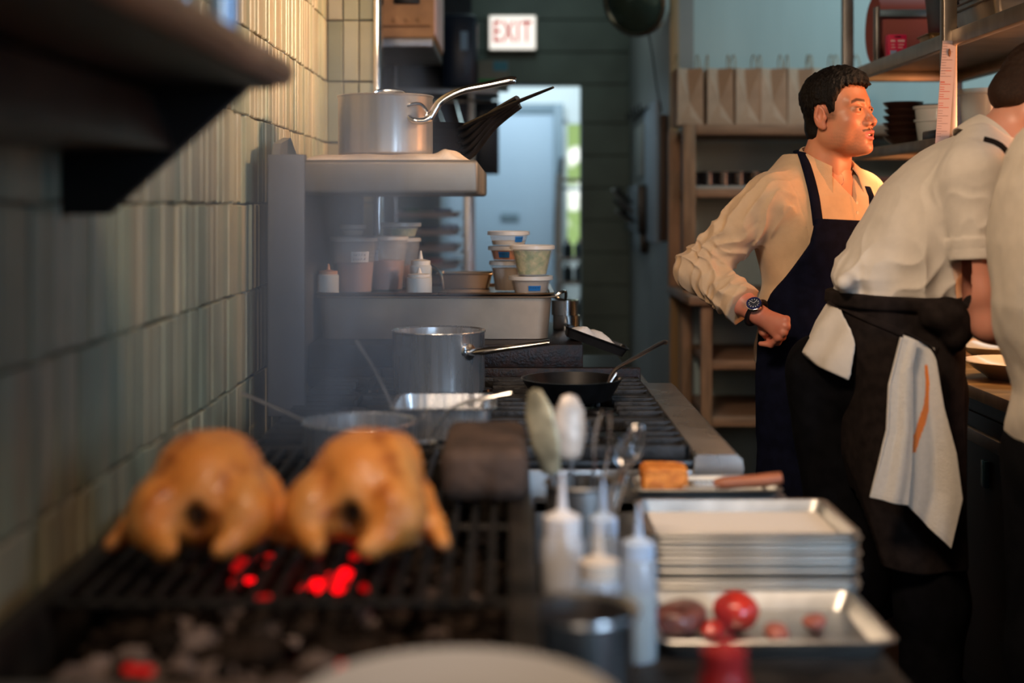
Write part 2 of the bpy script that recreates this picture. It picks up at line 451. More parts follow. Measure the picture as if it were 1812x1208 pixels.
DK = mat('dark_crate_plastic', (.012, .016, .022), .4); DKB = mat('navy_bag_plastic', (.02, .03, .05), .35)
PO = thing('wall_rack', 'long dark shelf with hanging utensils beside the back doorway', 'shelf', (-.6, 6.8, 1.8))
bm = NB(); box(bm, -1.3, -.05, 6.6, 7.0, 1.935, 1.96, .003); fin('shelf_board', bm, STEEL_D, PO)
bm = NB(); box(bm, -1.3, -.19, 6.99, 7.01, 1.55, 2.6, .003); box(bm, -.2, -.05, 6.99, 7.01, 1.55, 1.93, .003); fin('back_panel', bm, DK, PO)
bm = NB(); tube(bm, [(-1.2, 6.62, 1.9), (-.08, 6.62, 1.9)], .008, 8); fin('hanging_bar', bm, CHROME, PO)
bm = NB(); box(bm, -.20, -.165, 6.62, 6.66, 0, 1.94, .004); box(bm, -1.2, -1.16, 6.62, 6.66, 0, 1.94, .004); fin('post', bm, STEEL_D, PO)
def ladle(x, lean, lab):
    g = thing('ladle', lab, 'ladle', (x, 6.6, 1.9), group='ladles hanging under the dark shelf')
    bm = NB(); tube(bm, [(x, 6.6, 1.905), (x + lean, 6.6, 1.72)], .006, 8, .6); fin('handle', bm, CHROME, g)
    bm = NB(); lathe(bm, [(0, -.03), (.025, -.024), (.036, 0), (.034, 0), (.023, -.022), (0, -.027)], (x + lean, 6.6, 1.71), 20); fin('bowl', bm, CHROME, g)
for k, (x, l) in enumerate(((-.46, .06), (-.36, .07), (-.26, .05))):
    ladle(x, l, 'steel ladle hanging under the dark shelf, ' + ('first from the tiled corner', 'middle one of three', 'nearest the doorway')[k])
bm = NB(); box(bm, -.33, -.155, 6.63, 6.9, 1.962, 2.33, .03)
prop(fin('plastic_bin', bm, DKB), 'tall navy bin on the dark shelf beside the carton', 'bin')
bm = NB(); box(bm, -.235, -.20, 6.622, 6.63, 2.15, 2.24)
tg = fin('bin_label', bm, mat('pale_blue_label', (.3, .45, .6), .6)); tg.parent = bpy.data.objects['plastic_bin']
C = thing('carton', 'small carton with green and blue print on the dark shelf by the doorway', 'carton', (-.1, 6.7, 1.962))
bm = NB(); box(bm, -.15, .0, 6.64, 6.85, 1.9625, 2.10, .002); fin('carton_body', bm, mat('printed_carton', (.18, .20, .17), .6), C)
bm = NB(); box(bm, -.145, -.06, 6.636, 6.641, 1.985, 2.01); fin('green_band', bm, mat('green_print', (.02, .22, .06), .6), C)
bm = NB(); box(bm, -.075, -.005, 6.636, 6.641, 2.05, 2.095); fin('blue_band', bm, mat('blue_print', (.05, .25, .35), .6), C)

# speed rack with trays seen under the range shelf
R = thing('sheet_pan_rack', 'tall steel sheet-pan rack standing before the back wall', 'rack', (-.36, 6.4, 0))
for x in (-.57, -.185):
    for y in (6.1, 6.6):
        bm = NB(); box(bm, x - .018, x + .018, y - .018, y + .018, .02, 1.62, .003); fin('post', bm, STEEL_H, R)
bm = NB()
for z in (.04, 1.6): box(bm, -.58, -.175, 6.11, 6.59, z - .012, z + .012, .002)
fin('frame', bm, STEEL_D, R)
tz = [1.345, 1.265, 1.19, 1.112, 1.035, .955, .875, .795, .715]
for z in tz:
    bm = NB()
    for x in (-.545, -.21): box(bm, x - .012, x + .012, 6.1, 6.6, z - .012, z - .009)
    fin('runner', bm, STEEL_D, R)
TR = mat('worn_tray_edge', (.52, .40, .30), .4, .5)
bm = NB(); pan_rect(bm, 0, 0, 0, .150, .235, .024)
tray0 = fin('bun_tray', bm, TR); tray0.location = (-.3775, 6.35, tz[0] - .008)
ords = ('topmost', 'second', 'third', 'fourth', 'fifth', 'sixth', 'seventh', 'eighth', 'lowest')
prop(tray0, 'worn metal tray in the sheet-pan rack, topmost', 'tray', 'trays in the sheet-pan rack')
for k, z in enumerate(tz[1:], 1):
    dup(tray0, (-.3775, 6.35, z - .008), label='worn metal tray in the sheet-pan rack, %s counting down' % ords[k])
cols = [(.02, .10, .03), (.03, .05, .12), (.5, .5, .5), (.03, .04, .06), (.25, .3, .4), (.02, .03, .03), (.35, .38, .4), (.30, .10, .07), (.08, .2, .05), (.12, .16, .25)]
k = 0
words_ = ('dark green', 'navy blue', 'white', 'black', 'pale blue', 'black lidded', 'clear grey', 'brick red', 'leaf green', 'slate blue')
for ti, xs in ((0, (-.45, -.30)), (1, (-.46, -.36, -.27)), (2, (-.42, -.28)), (3, (-.34,)), (4, (-.40, -.27))):
    for x in xs:
        bm = NB(); h = random.uniform(.035, .05)
        lathe(bm, [(0, 0), (.03, 0), (.042, h * .9), (.045, h), (.035, h * 1.05), (0, h * 1.06)], (0, 0, 0), 20)
        o = fin('food_tub', bm, mat('tub_%s' % words_[k].replace(' ', '_'), cols[k], .35)); o.location = (x, 6.2, tz[ti] - .0065)
        prop(o, '%s food tub on a tray of the sheet-pan rack' % words_[k], 'tub', 'tubs in the sheet-pan rack'); k += 1

# wire rack with bottles through the doorway
WR = thing('bottle_rack', 'dark shelf rack just inside the doorway holding cups and bottles', 'rack', (.5, 9.2, 0))
for x in (.34, .86):
    for y in (9.0, 9.4):
        bm = NB(); box(bm, x - .012, x + .012, y - .012, y + .012, 0, 1.6, .002); fin('post', bm, STEEL_D, WR)
for z in (.35, .62, .86, 1.02, 1.55):
    bm = NB(); box(bm, .33, .87, 8.99, 9.41, z, z + .018, .002); fin('shelf_board', bm, STEEL_D, WR)
GL = mat('dark_glossy_glass', (.02, .03, .04), .08, 0, coat=1.0)
n = 0
bm = NB(); lathe(bm, [(0, 0), (.032, 0), (.035, .01), (.035, .085), (.015, .1), (.012, .125), (0, .125)], seg=20)
bot0 = fin('bottle', bm, GL)
for zi, z in enumerate((.368, .638, .878, 1.038)):
    for j, x in enumerate((.395, .475)):
        o = bot0 if n == 0 else dup(bot0)
        o.location = (x, 9.06 + .03 * (j % 2), z)
        prop(o, 'dark glossy bottle on the rack through the doorway, %s shelf, %s the doorframe' % (('lowest', 'second', 'third', 'top filled')[zi], ('away from', 'beside')[j]), 'bottle', 'bottles on the doorway rack'); n += 1
# grey bin and hose beside the pale door
bm = NB(); pts = [(-.0, 10.3)]
tube(bm, catmull([(.41, 10.41, 1.75), (.385, 10.40, 1.5), (.37, 10.395, 1.2), (.39, 10.39, .7), (.46, 10.36, .03), (.60, 10.34, .021), (.72, 10.36, .022)], 6), .02, 10)
prop(fin('hose', bm, BLK), 'dark hose looping down beside the pale door', 'hose')
# ================================================================== RANGE, GRILL AND PREP SIDE
def cyl(bm, c, r, z0, z1, seg=24): return lathe(bm, [(0, z0), (r, z0), (r, z1), (0, z1)], (c[0], c[1], 0), seg)

RG = thing('gas_range', 'black gas range with steel front rail and cast iron grates along the tiled wall', 'range', (-.1, 3.3, 0))
bm = NB(); box(bm, -.50, .36, 2.578, 4.38, .12, .895, .006); fin('oven_body', bm, STEEL_D, RG)
bm = NB(); box(bm, -.50, .352, 2.578, 4.38, .895, .912, .004); fin('drip_tray', bm, mat('burner_well', (.02, .019, .018), .35, .6, var=.5, vscale=20), RG)
bm = NB()
prism(bm, [(.352, .895), (.352, .918), (.358, .924), (.432, .924), (.443, .915), (.446, .893), (.432, .87), (.352, .87)], 'y', 2.57, 3.60)
fin('front_rail', bm, RAILST, RG)
bm = NB(); box(bm, .36, .415, 2.60, 4.3, .14, .87, .006); fin('control_panel', bm, STEEL_D, RG)
for x in (-.44, .36):
    for y in (2.62, 4.3):
        bm = NB(); cyl(bm, (x, y), .02, 0, .125, 12); fin('leg', bm, STEEL_D, RG)
for k in range(4):
    y = 2.72 + .30 * k
    bm = NB(); lathe(bm, [(0, 0), (.018, 0), (.022, -.012), (.024, -.03), (0, -.03)], (.415, y, .80), 20, Matrix.Rotation(-math.pi / 2, 4, 'Y')); fin('knob', bm, BLK, RG)
def grate(x0, x1, y0, y1):
    bm = NB(); zt, zb = .944, .926
    for x in (x0, x1 - .012): box(bm, x, x + .012, y0, y1, .913, zt - .004, .003)
    for y in (y0, y1 - .012): box(bm, x0, x1, y, y + .012, .913, zt - .004, .003)
    cx, cy = (x0 + x1) / 2, (y0 + y1) / 2
    n = 5
    for k in range(1, n):
        y = y0 + (y1 - y0) * k / n
        for a, b in ((x0 + .004, cx - .035), (cx + .035, x1 - .004)): box(bm, a, b, y - .006, y + .006, zb, zt, .002)
    for a, b in ((y0 + .004, cy - .05), (cy + .05, y1 - .004)): box(bm, cx - .005, cx + .005, a, b, zb, zt, .002)
    fin('grate', bm, IRON, RG)
    bm = NB(); lathe(bm, [(0, .912), (.05, .912), (.052, .922), (.035, .926), (.033, .932), (0, .934)], (cx, cy, 0), 24); fin('burner', bm, mat('burner_cap', (.03, .03, .035), .3, .7), RG)
for (x0, x1) in ((-.49, -.22), (-.215, .065), (.07, .345)):
    for (y0, y1) in ((2.582, 2.92), (2.925, 3.26), (3.265, 3.605)): grate(x0, x1, y0, y1)
# high shelf of the range
bm = NB(); box(bm, -.549, -.465, 3.090, 3.125, .915, 1.512, .003); fin('riser_end', bm, RISERST, RG)
bm = NB(); box(bm, -.549, -.543, 3.125, 4.36, .915, 1.51, .001); fin('back_panel', bm, RISERST, RG)
bm = NB(); box(bm, -.549, -.465, 4.335, 4.36, .915, 1.512, .003); fin('riser_end', bm, RISERST, RG)
bm = NB(); box(bm, -.543, -.07, 3.10, 4.36, 1.422, 1.500, .010, seg=3); hs = fin('high_shelf', bm, SHELFST, RG)
bm = NB(); prism(bm, [(3.13, 1.498), (3.45, 1.498), (3.3, 1.56), (3.16, 1.54)], 'x', -.548, -.53); fin('shelf_bracket', bm, STEEL_D, RG)

# griddle at the far end of the range
GD = thing('griddle', 'greasy black griddle block at the far end of the range under the roasting pan', 'griddle', (-.15, 4.0, .913))
bm = NB(); box(bm, -.535, .20, 3.64, 4.33, .9445, 1.022, .004); fin('griddle_body', bm, GREASE, GD)
bm = NB(); box(bm, -.535, .352, 3.612, 3.642, .9125, .962, .003); box(bm, -.5, -.47, 3.7, 4.3, .9125, .945); box(bm, .1, .13, 3.7, 4.3, .9125, .945)
fin('front_ledge', bm, GREASE, GD)

# roasting pan + tray on it
RP = thing('roasting_pan', 'large deep steel roasting pan on the griddle with containers on its lid tray', 'pan', (-.2, 3.95, 1.023))
bm = NB(); pan_rect(bm, -.205, 3.98, 1.024, .325, .22, .118, r=.035, taper=.010, lip=.010); fin('pan_body', bm, PANST, RP)
bm = NB(); tube(bm, catmull([(.128, 3.86, 1.135), (.158, 3.865, 1.15), (.165, 3.9, 1.14), (.162, 3.96, 1.118), (.13, 3.98, 1.128)], 5), .0045, 8); fin('handle', bm, CHROME, RP)
BR = mat('warm_steel_tray', (.60, .46, .33), .3, 1.0, rvar=.1)
bm = NB(); pan_rect(bm, -.205, 3.98, 1.1435, .322, .215, .009, r=.03, taper=.004, lip=.01)
TT = prop(fin('lid_tray', bm, BR), 'shallow tray lying as a lid on the deep roasting pan', 'tray')

# ---- deli containers
def plastic(name, col, alpha, rough=.28): return mat(name, col, rough, 0, alpha=alpha, spec=.6)
CLR = plastic('frosted_plastic', (.80, .70, .62), .17)
LIDM = plastic('frosted_lid', (.80, .70, .60), .62, .35)
TAPE = mat('blue_tape', (.01, .13, .36), .6); WTAPE = mat('white_tape', (.72, .66, .62), .6); INK = mat('ink', (.02, .02, .05), .6)
def deli(x, y, z, r0, r1, h, cont, fill, label, tape=None, lid=True, stripe=None, group=None, rz=0.0):
    t = thing('deli_container', label, 'container', (x, y, z), rz, group)
    bm = NB(); lathe(bm, [(0, 0), (r0 * .93, 0), (r0, .004), (r1 * .985, h * .78), (r1 * 1.02, h * .8), (r1 * 1.02, h * .97), (r1 * .98, h * .97), (r0 * .97, .004), (0, .003)], seg=36); fin('cup', bm, CLR, t, local=True)
    if fill:
        rf = r0 + (r1 - r0) * fill
        bm = NB(); lathe(bm, [(0, .004), (r0 * .94, .004), (rf * .955, h * fill), (rf * .6, h * fill * 1.02), (0, h * fill)], seg=32); fin('contents', bm, cont, t, local=True)
    if lid:
        bm = NB(); lathe(bm, [(0, h * .955), (r1 * .9, h * .955), (r1 * .92, h * .99), (r1 * 1.03, h), (r1 * 1.085, h * .985), (r1 * 1.09, h - .011), (r1 * 1.03, h - .012)], seg=36); fin('lid', bm, LIDM, t, local=True)
    if tape:
        tm, a0, a1, zz0, zz1 = tape
        bm = NB(); ring = []
        def rad(z): return r0 + (r1 - r0) * z / (h * .8) + .0012
        A = []
        for k in range(9):
            a = math.radians(a0 + (a1 - a0) * k / 8)
            A.append([bm.verts.new((rad(zz) * math.cos(a), rad(zz) * math.sin(a), zz)) for zz in (zz0, zz1)])
        for p, q in zip(A, A[1:]): bm.faces.new((p[0], q[0], q[1], p[1]))
        tp = fin('tape_label', bm, tm, t, local=True)
        bm = NB(); rr = random.Random(int(a0 * 7 + h * 999))
        for ln in ((.62,) if zz1 - zz0 < .02 else (.68, .3)):
            zz = zz0 + (zz1 - zz0) * ln; hh = (zz1 - zz0) * .13; a = a0 + (a1 - a0) * .12
            while a < a1 - (a1 - a0) * .2:
                p = []
                for da, dz in ((0, -hh), (2, hh), (4, -hh * .4), (5, hh * .6)):
                    an = math.radians(a + da * (.6 + rr.random() * .5)); zq = zz + dz * (.5 + rr.random() * .5)
                    p.append(((rad(zq) + .0008) * math.cos(an), (rad(zq) + .0008) * math.sin(an), zq))
                tube(bm, p, .0006, 4); a += 6.5 + rr.random() * 3
        fin('handwriting', bm, INK, tp, local=True)
    return t
BROTH = mat('brown_broth', (.40, .16, .11), .35); GREENS = mat('chopped_greens', (.48, .42, .16), .6, col2=(.10, .20, .03), vscale=45, bump=.4, bscale=120)
CARROT = mat('orange_relish', (.62, .17, .03), .5, var=.3, vscale=60); SAND = mat('pale_brown_sauce', (.34, .24, .16), .5); CREAM = mat('cream_sauce', (.66, .52, .36), .5)
TZ = 1.1465
g1 = 'quart containers of brown broth on the roasting pan'
deli(-.438, 3.87, TZ, .048, .059, .158, BROTH, .55, 'clear quart tub of brown broth, nearest the range shelf riser', (WTAPE, 265, 318, .088, .118))
deli(-.358, 3.985, TZ, .048, .059, .158, BROTH, .55, 'clear quart tub of brown broth beside the white squeeze bottle', (WTAPE, 205, 250, .088, .118))
deli(-.468, 4.02, TZ, .048, .057, .155, BROTH, .5, 'clear quart tub of brown broth hidden half behind the two front tubs')
deli(-.328, 4.118, TZ, .048, .057, .150, BROTH, .45, 'quart tub of broth at the back carrying a shallow lidded tub')
deli(-.328, 4.118, TZ + .151, .045, .058, .045, GREENS, .6, 'shallow lidded tub stacked on the rear broth tub')
deli(-.462, 4.02, TZ + .156, .03, .036, .035, CREAM, .5, 'tiny lidded tub stacked on the hidden broth tub')
deli(.062, 3.80, TZ, .046, .0575, .052, SAND, .7, 'shallow tub with slanted blue tape at the roasting pan corner', (TAPE, 262, 300, .012, .026))
deli(.066, 3.80, TZ + .0525, .041, .0585, .085, GREENS, .82, 'tub of chopped green salad stacked at the roasting pan corner')
deli(.0, 3.93, TZ, .040, .052, .088, SAND, .75, 'tub of pale brown sauce under the orange relish tub')
deli(-.002, 3.93, TZ + .0885, .043, .053, .042, CARROT, .75, 'shallow tub of orange relish with blue tape', (TAPE, 238, 275, .010, .027))
deli(.0, 3.93, TZ + .131, .048, .0565, .043, CREAM, .35, 'clear lidded tub on top of the orange relish tub', (TAPE, 290, 318, .012, .028))
PLW = mat('white_plastic', (.80, .68, .56), .4)
SQB = mat('squeeze_plastic', (.80, .74, .66), .35, alpha=.75)
def squeeze(x, y, z, r, h, label, body, group=None, capm=None, fill=None):
    t = thing('squeeze_bottle', label, 'bottle', (x, y, z), 0, group)
    bm = NB(); lathe(bm, [(0, 0), (r * .95, 0), (r, .005), (r, h * .62), (r * .8, h * .68), (0, h * .68)], seg=28); fin('bottle_body', bm, body, t, local=True)
    if fill is not None:
        bm = NB(); lathe(bm, [(0, .003), (r * .93, .003), (r * .93, h * .42), (0, h * .42)], seg=24); fin('sauce', bm, fill, t, local=True)
    bm = NB(); lathe(bm, [(r * .86, h * .66), (r * .88, h * .76), (r * .5, h * .78), (r * .22, h * .80), (r * .08, h), (0, h)], seg=28); fin('nozzle_cap', bm, capm or PLW, t, local=True)
    return t
squeeze(-.253, 3.90, TZ, .032, .118, 'white capped squeeze bottle on the roasting pan beside the broth tubs', SQB)
t = squeeze(-.252, 3.82, TZ, .036, .072, 'short wide squeeze tub in front of the white capped bottle', SQB)
squeeze(-.505, 3.800, TZ, .030, .085, 'squeeze tub with orange nozzle beside the range shelf riser', SQB, capm=mat('orange_cap', (.6, .28, .14), .5))
WH = thing('wire_handle', 'arched wire handle behind the white squeeze bottle', 'handle', (-.24, 4.0, TZ))
bm = NB(); tube(bm, catmull([(-.285, 4.0, TZ), (-.275, 4.0, TZ + .045), (-.235, 4.0, TZ + .07), (-.20, 4.0, TZ + .045), (-.192, 4.0, TZ)], 6), .004, 8); fin('wire', bm, CHROME, WH)
bm = NB(); pan_rect(bm, -.128, 4.10, TZ, .080, .065, .045, r=.012); prop(fin('steel_inset_pan', bm, BR), 'small rectangular steel pan between the squeeze bottles and tubs', 'pan')
# ring moulds, salt tray
for k, (z, l) in enumerate(((1.0235, 'wide steel ring mould, lower of the two by the roasting pan'), (1.0685, 'steel ring mould stacked on the other beside the roasting pan'))):
    bm = NB(); lathe(bm, [(.036, z), (.040, z), (.040, z + .044), (.036, z + .044), (.036, z)], (.172 - .004 * k, 4.05, 0), 36)
    prop(fin('ring_mould', bm, CHROME), l, 'ring mould', 'ring moulds beside the roasting pan')
ST = thing('salt_tray', 'dark tilted tray heaped with white salt leaning on the griddle edge', 'tray', (.215, 3.76, .98))
M = Matrix.Translation((.235, 3.76, 1.008)) @ Matrix.Rotation(math.radians(20), 4, 'Y')
bm = NB(); pan_rect(bm, 0, 0, 0, .088, .055, .026, r=.01, taper=.006, lip=.004); bm.transform(M); fin('tray_body', bm, BLACKPAN, ST)
bm = NB(); bmesh.ops.create_grid(bm, x_segments=30, y_segments=20, size=1)
for v in bm.verts:
    x, y = v.co.x, v.co.y; e = max(0, 1 - max(abs(x), abs(y)) ** 2.2)
    v.co = Vector((x * .076 - .004, y * .044, .012 + .026 * e * (1 - .35 * x) + .006 * math.sin(x * 7 + y * 4) * e + random.uniform(-.001, .001)))
bm.transform(M); fin('salt_heap', bm, mat('coarse_salt', (.82, .74, .68), .8, bump=.5, bscale=300), ST)
# ------------------------------------------------------------------ pots
def pot(name, label, cat, c, r, h, z, m, t=.0022):
    th = thing(name, label, cat, (c[0], c[1], z))
    bm = NB(); lathe(bm, [(0, 0), (r - .006, 0), (r - .001, .004), (r, .010), (r, h - .006), (r + .003, h - .001), (r + .002, h + .001), (r - t, h - .003), (r - t, .006), (0, .005)], seg=72)
    fin('pot_body', bm, m, th, local=True); return th
STEELP = mat('polished_pot_steel', (.68, .66, .64), .27, .88, var=.06, vscale=60, stretch=(1, 1, .04), rvar=.05, bump=.55, bscale=26)
STEELQ = mat('brushed_pot_steel', (.62, .58, .54), .33, .9, var=.06, vscale=60, stretch=(1, 1, .04), rvar=.05, bump=.55, bscale=22)
SP = pot('saucepan', 'tall polished steel saucepan with long handle on the range grate', 'saucepan', (-.17, 3.3), .112, .148, .9445, STEELP)
a = math.radians(-48); hx, hy = -.17 + .113 * math.cos(a), 3.3 + .113 * math.sin(a)
bm = NB(); M = Matrix.Translation((hx, hy, 1.048)) @ Matrix.Rotation(a, 4, 'Z') @ Matrix.Rotation(math.pi / 2, 4, 'Y')
b2 = NB(); lathe(b2, [(0, -.004), (.021, -.003), (.019, .003), (.010, .006), (0, .006)], seg=24); b2.transform(M); join(bm, b2)
tube(bm, catmull([(hx, hy, 1.046), (hx + .022, hy - .016, 1.050), (hx + .06, hy - .025, 1.056), (hx + .13, hy - .03, 1.066), (hx + .19, hy - .03, 1.074)], 8), [.012, .016, .015, .0125, .012, .013], 14, .6)
fin('handle', bm, CHROME, SP)
SP2 = pot('saucepan', 'steel saucepan standing on the beige towel on the high range shelf', 'saucepan', (-.305, 3.36), .117, .146, 1.5185, STEELQ)
a = math.radians(-40); hx, hy = -.305 + .118 * math.cos(a), 3.36 + .118 * math.sin(a)
bm = NB()
tube(bm, catmull([(hx - .03, hy - .012, 1.612), (hx - .012, hy - .02, 1.60), (hx + .022, hy - .015, 1.605), (hx + .05, hy - .012, 1.645), (hx + .10, hy - .012, 1.672), (hx + .16, hy - .012, 1.685), (hx + .218, hy - .012, 1.697), (hx + .232, hy - .012, 1.696)], 8), [.009, .012, .013, .012, .0115, .012, .013, .011], 14, .75)
tube(bm, catmull([(hx - .03, hy - .012, 1.612), (hx - .035, hy - .02, 1.632), (hx + .0, hy - .02, 1.640), (hx + .018, hy - .015, 1.62), (hx + .01, hy - .02, 1.602)], 6), .004, 8)
fin('handle', bm, CHROME, SP2)
bm = NB(); tube(bm, catmull([(-.345, 3.47, 1.655), (-.345, 3.475, 1.682), (-.32, 3.48, 1.690), (-.275, 3.48, 1.688), (-.262, 3.475, 1.675), (-.255, 3.468, 1.652)], 6), .005, 8); fin('loop_handle', bm, CHROME, SP2)
# beige towel on the high shelf
bm = NB(); bmesh.ops.create_grid(bm, x_segments=60, y_segments=40, size=1)
for v in bm.verts:
    x, y = v.co.x, v.co.y
    e = (1 - abs(x) ** 10) * (1 - abs(y) ** 10)
    v.co = Vector((-.290 + x * .195 * (1 + .06 * math.sin(3 * y)), 3.36 + y * .20 * (1 + .04 * math.sin(5 * x)), 1.5015 + .0160 * e + .016 * math.exp(-((x - .76) / .10) ** 2) * e + .0012 * math.sin(9 * x + 3 * y) * e))
tw = fin('folded_towel', bm, mat('beige_towel', (.66, .50, .36), .95, 0, var=.12, vscale=20, bump=.35, bscale=260)); prop(tw, 'folded beige towel under the saucepan on the high range shelf', 'towel')
md = tw.modifiers.new('thick', 'SOLIDIFY'); md.thickness = .001
# stacked black skillets
g = 'black skillets stacked behind the saucepan'
for k in range(5):
    z = 1.5015 + .0195 * k; cx, cy = -.235 + .003 * k, 3.78
    t = thing('skillet', 'black carbon steel skillet stacked on the high range shelf, %s' % ('lowest of the pile', 'second from below', 'middle of the pile', 'fourth from below', 'topmost with the longest handle')[k], 'skillet', (cx, cy, z), 0, g)
    bm = NB(); r = .128 - .0015 * k
    lathe(bm, [(0, 0), (r * .72, 0), (r, .040), (r + .002, .041), (r - .003, .041), (r * .71, .0025), (0, .002)], (cx, cy, z), 48); fin('pan_body', bm, BLACKPAN, t)
    bm = NB(); a = math.radians(-22 - 3 * k); hx, hy = cx + (r - .012) * math.cos(a), cy + (r - .012) * math.sin(a)
    Lh = (.17, .17, .175, .18, .30)[k]; d = Vector((math.cos(a), math.sin(a), 0)); rise = (1.664, 1.670, 1.676, 1.682, 1.704)[k] - z - .024
    pts = [Vector((hx, hy, z + .024)), Vector((hx, hy, z + .036)) + d * .03, Vector((hx, hy, z + .024 + rise * .6)) + d * Lh * .55, Vector((hx, hy, z + .024 + rise)) + d * Lh]
    tube(bm, catmull(pts, 7), [.020, .016, .014, .013] if k < 4 else [.018, .014, .009, .005], 12, .6, up=(0, 0, 1)); fin('handle', bm, BLACKPAN, t)
# frying pan on the range
FP = thing('frying_pan', 'black frying pan with long steel handle on the front burner', 'frying pan', (.147, 3.15, .9445))
bm = NB(); lathe(bm, [(0, 0), (.082, 0), (.090, .004), (.117, .050), (.119, .051), (.114, .051), (.086, .006), (0, .004)], (.147, 3.15, .9445), 64); fin('pan_body', bm, BLACKPAN, FP)
bm = NB(); tube(bm, catmull([(.232, 3.19, .975), (.246, 3.195, 1.003), (.275, 3.205, 1.022), (.32, 3.22, 1.045), (.366, 3.235, 1.068), (.377, 3.238, 1.066)], 8), [.006, .0085, .0095, .0105, .0115, .008], 12, .45)
tube(bm, [(.232, 3.175, .972), (.252, 3.185, 1.000)], .004, 8); tube(bm, [(.236, 3.205, .972), (.256, 3.21, 1.000)], .004, 8)
fin('handle', bm, mat('pan_handle_steel', (.42, .36, .32), .3, 1), FP)
# saute pan, inset pan, spoon
TZN = .9445
SA = pot('saute_pan', 'shallow polished pan with a thin handle at the near end of the range', 'pan', (-.27, 2.46), .102, .062, TZN, STEELP)
bm = NB(); tube(bm, catmull([(-.355, 2.50, .990), (-.42, 2.52, 1.015), (-.50, 2.54, 1.045)], 6), [.006, .005, .006], 10, .6); fin('handle', bm, STEEL_D, SA)
bm = NB(); pan_rect(bm, -.127, 2.705, TZN, .094, .10, .062, r=.02, taper=.006, lip=.008); prop(fin('inset_pan', bm, STEELP), 'square steel inset pan beside the shallow polished pan', 'pan')
SN = thing('serving_spoon', 'steel serving spoon lying across the square inset pan', 'spoon', (-.1, 2.5, 1.0))
bm = NB(); tube(bm, catmull([(-.150, 2.50, .955), (-.135, 2.50, .985), (-.105, 2.50, 1.022), (-.06, 2.5, 1.038), (.005, 2.5, 1.052)], 7), [.004, .005, .005, .0075, .0085], 12, .5); fin('handle', bm, CHROME, SN)
bm = NB(); lathe(bm, [(0, -.010), (.02, -.006), (.026, .004), (.019, -.004), (0, -.008)], (-.160, 2.50, .957), 20, sx=1.2); fin('bowl', bm, CHROME, SN)
bm = NB(); tube(bm, catmull([(-.215, 2.60, .99), (-.255, 2.66, 1.06), (-.305, 2.72, 1.125)], 5), [.004, .0035, .005], 8, .6)
prop(fin('skewer', bm, STEEL_D), 'thin metal skewer leaning from the shallow pan rim', 'skewer')

# ------------------------------------------------------------------ charcoal grill
GR = thing('charcoal_grill', 'open sooty charcoal grill with glowing embers nearest the tiled wall', 'grill', (-.27, 1.85, 0))
bm = NB()
for b in ((-.57, .035, 1.30, 2.57, .10, .80), (-.57, -.545, 1.30, 2.57, .80, .935), (.0, .035, 1.30, 2.57, .80, .945), (-.57, .035, 2.545, 2.57, .80, .94), (-.57, .035, 1.30, 1.325, .80, .925)): box(bm, *b, bev=.004)
fin('fire_box', bm, SOOT, GR)
for x in (-.5, -.03):
    for y in (1.4, 2.3):
        bm = NB(); cyl(bm, (x, y), .02, 0, .105, 12); fin('leg', bm, STEEL_D, GR)
bm = NB()
for k in range(20):
    x = -.535 + .0285 * k
    tube(bm, [(x, 1.60, .930), (x, 2.54, .938)], .0055, 8)
for y in (1.62, 2.0, 2.5): tube(bm, [(-.55, y, .922), (.005, y, .922)], .006, 8)
fin('grill_grate', bm, IRON, GR)
bm = NB(); box(bm, -.105, .03, 2.06, 2.34, .945, 1.028, .022, seg=3); prop(fin('fire_brick', bm, mat('sooty_brick', (.07, .040, .026), .8, var=.4, vscale=14, bump=.4)), 'sooty brown brick on the rear corner of the charcoal grill', 'brick')
def lump(bm, c, r, rnd):
    b = NB(); bmesh.ops.create_icosphere(b, subdivisions=1, radius=1)
    s = Vector((rnd.uniform(.6, 1.3), rnd.uniform(.6, 1.3), rnd.uniform(.5, .9)))
    for v in b.verts: v.co = Vector((v.co.x * s.x, v.co.y * s.y, v.co.z * s.z)) * r * rnd.uniform(.75, 1.2)
    b.transform(Matrix.Rotation(rnd.random() * 6, 4, 'Z')); bmesh.ops.translate(b, verts=b.verts, vec=Vector(c)); n = len(b.verts); join(bm, b); return n
rnd = random.Random(5); bm = NB(); cc = []
for k in range(620):
    x = rnd.uniform(-.53, -.015); y = rnd.uniform(1.33, 2.37)
    z = .815 + .055 * max(0, 1 - ((x + .28) / .3) ** 2) + rnd.uniform(-.01, .02)
    if y < 1.6: z += .03 * (1.6 - y) / .27
    n = lump(bm, (x, y, z), rnd.uniform(.014, .028), rnd)
    t = rnd.random(); ash = (t < .12) or (x < -.36 and y < 1.62 and t < .75) or (y < 1.5 and t < .5)
    c = np.array((.24, .18, .16)) * rnd.uniform(.6, 1.1) if ash else np.array((.022, .014, .010)) * rnd.uniform(.5, 2)
    cc += [c] * n
o = fin('charcoal', bm, attr_mat('charcoal_ash', .9, spec=.2), smooth=False); setcol(o, np.array(cc)); prop(o, 'black and ash grey charcoal filling the grill', 'charcoal', kind='stuff')
EMB = mat('glowing_ember', (.5, .005, .005), .8, emit=(1, .002, .006), estr=2.0)
EMD = mat('dull_ember', (.3, .01, .008), .8, emit=(1, .006, .008), estr=.38)
bm = NB(); bmd = NB(); rnd = random.Random(9)
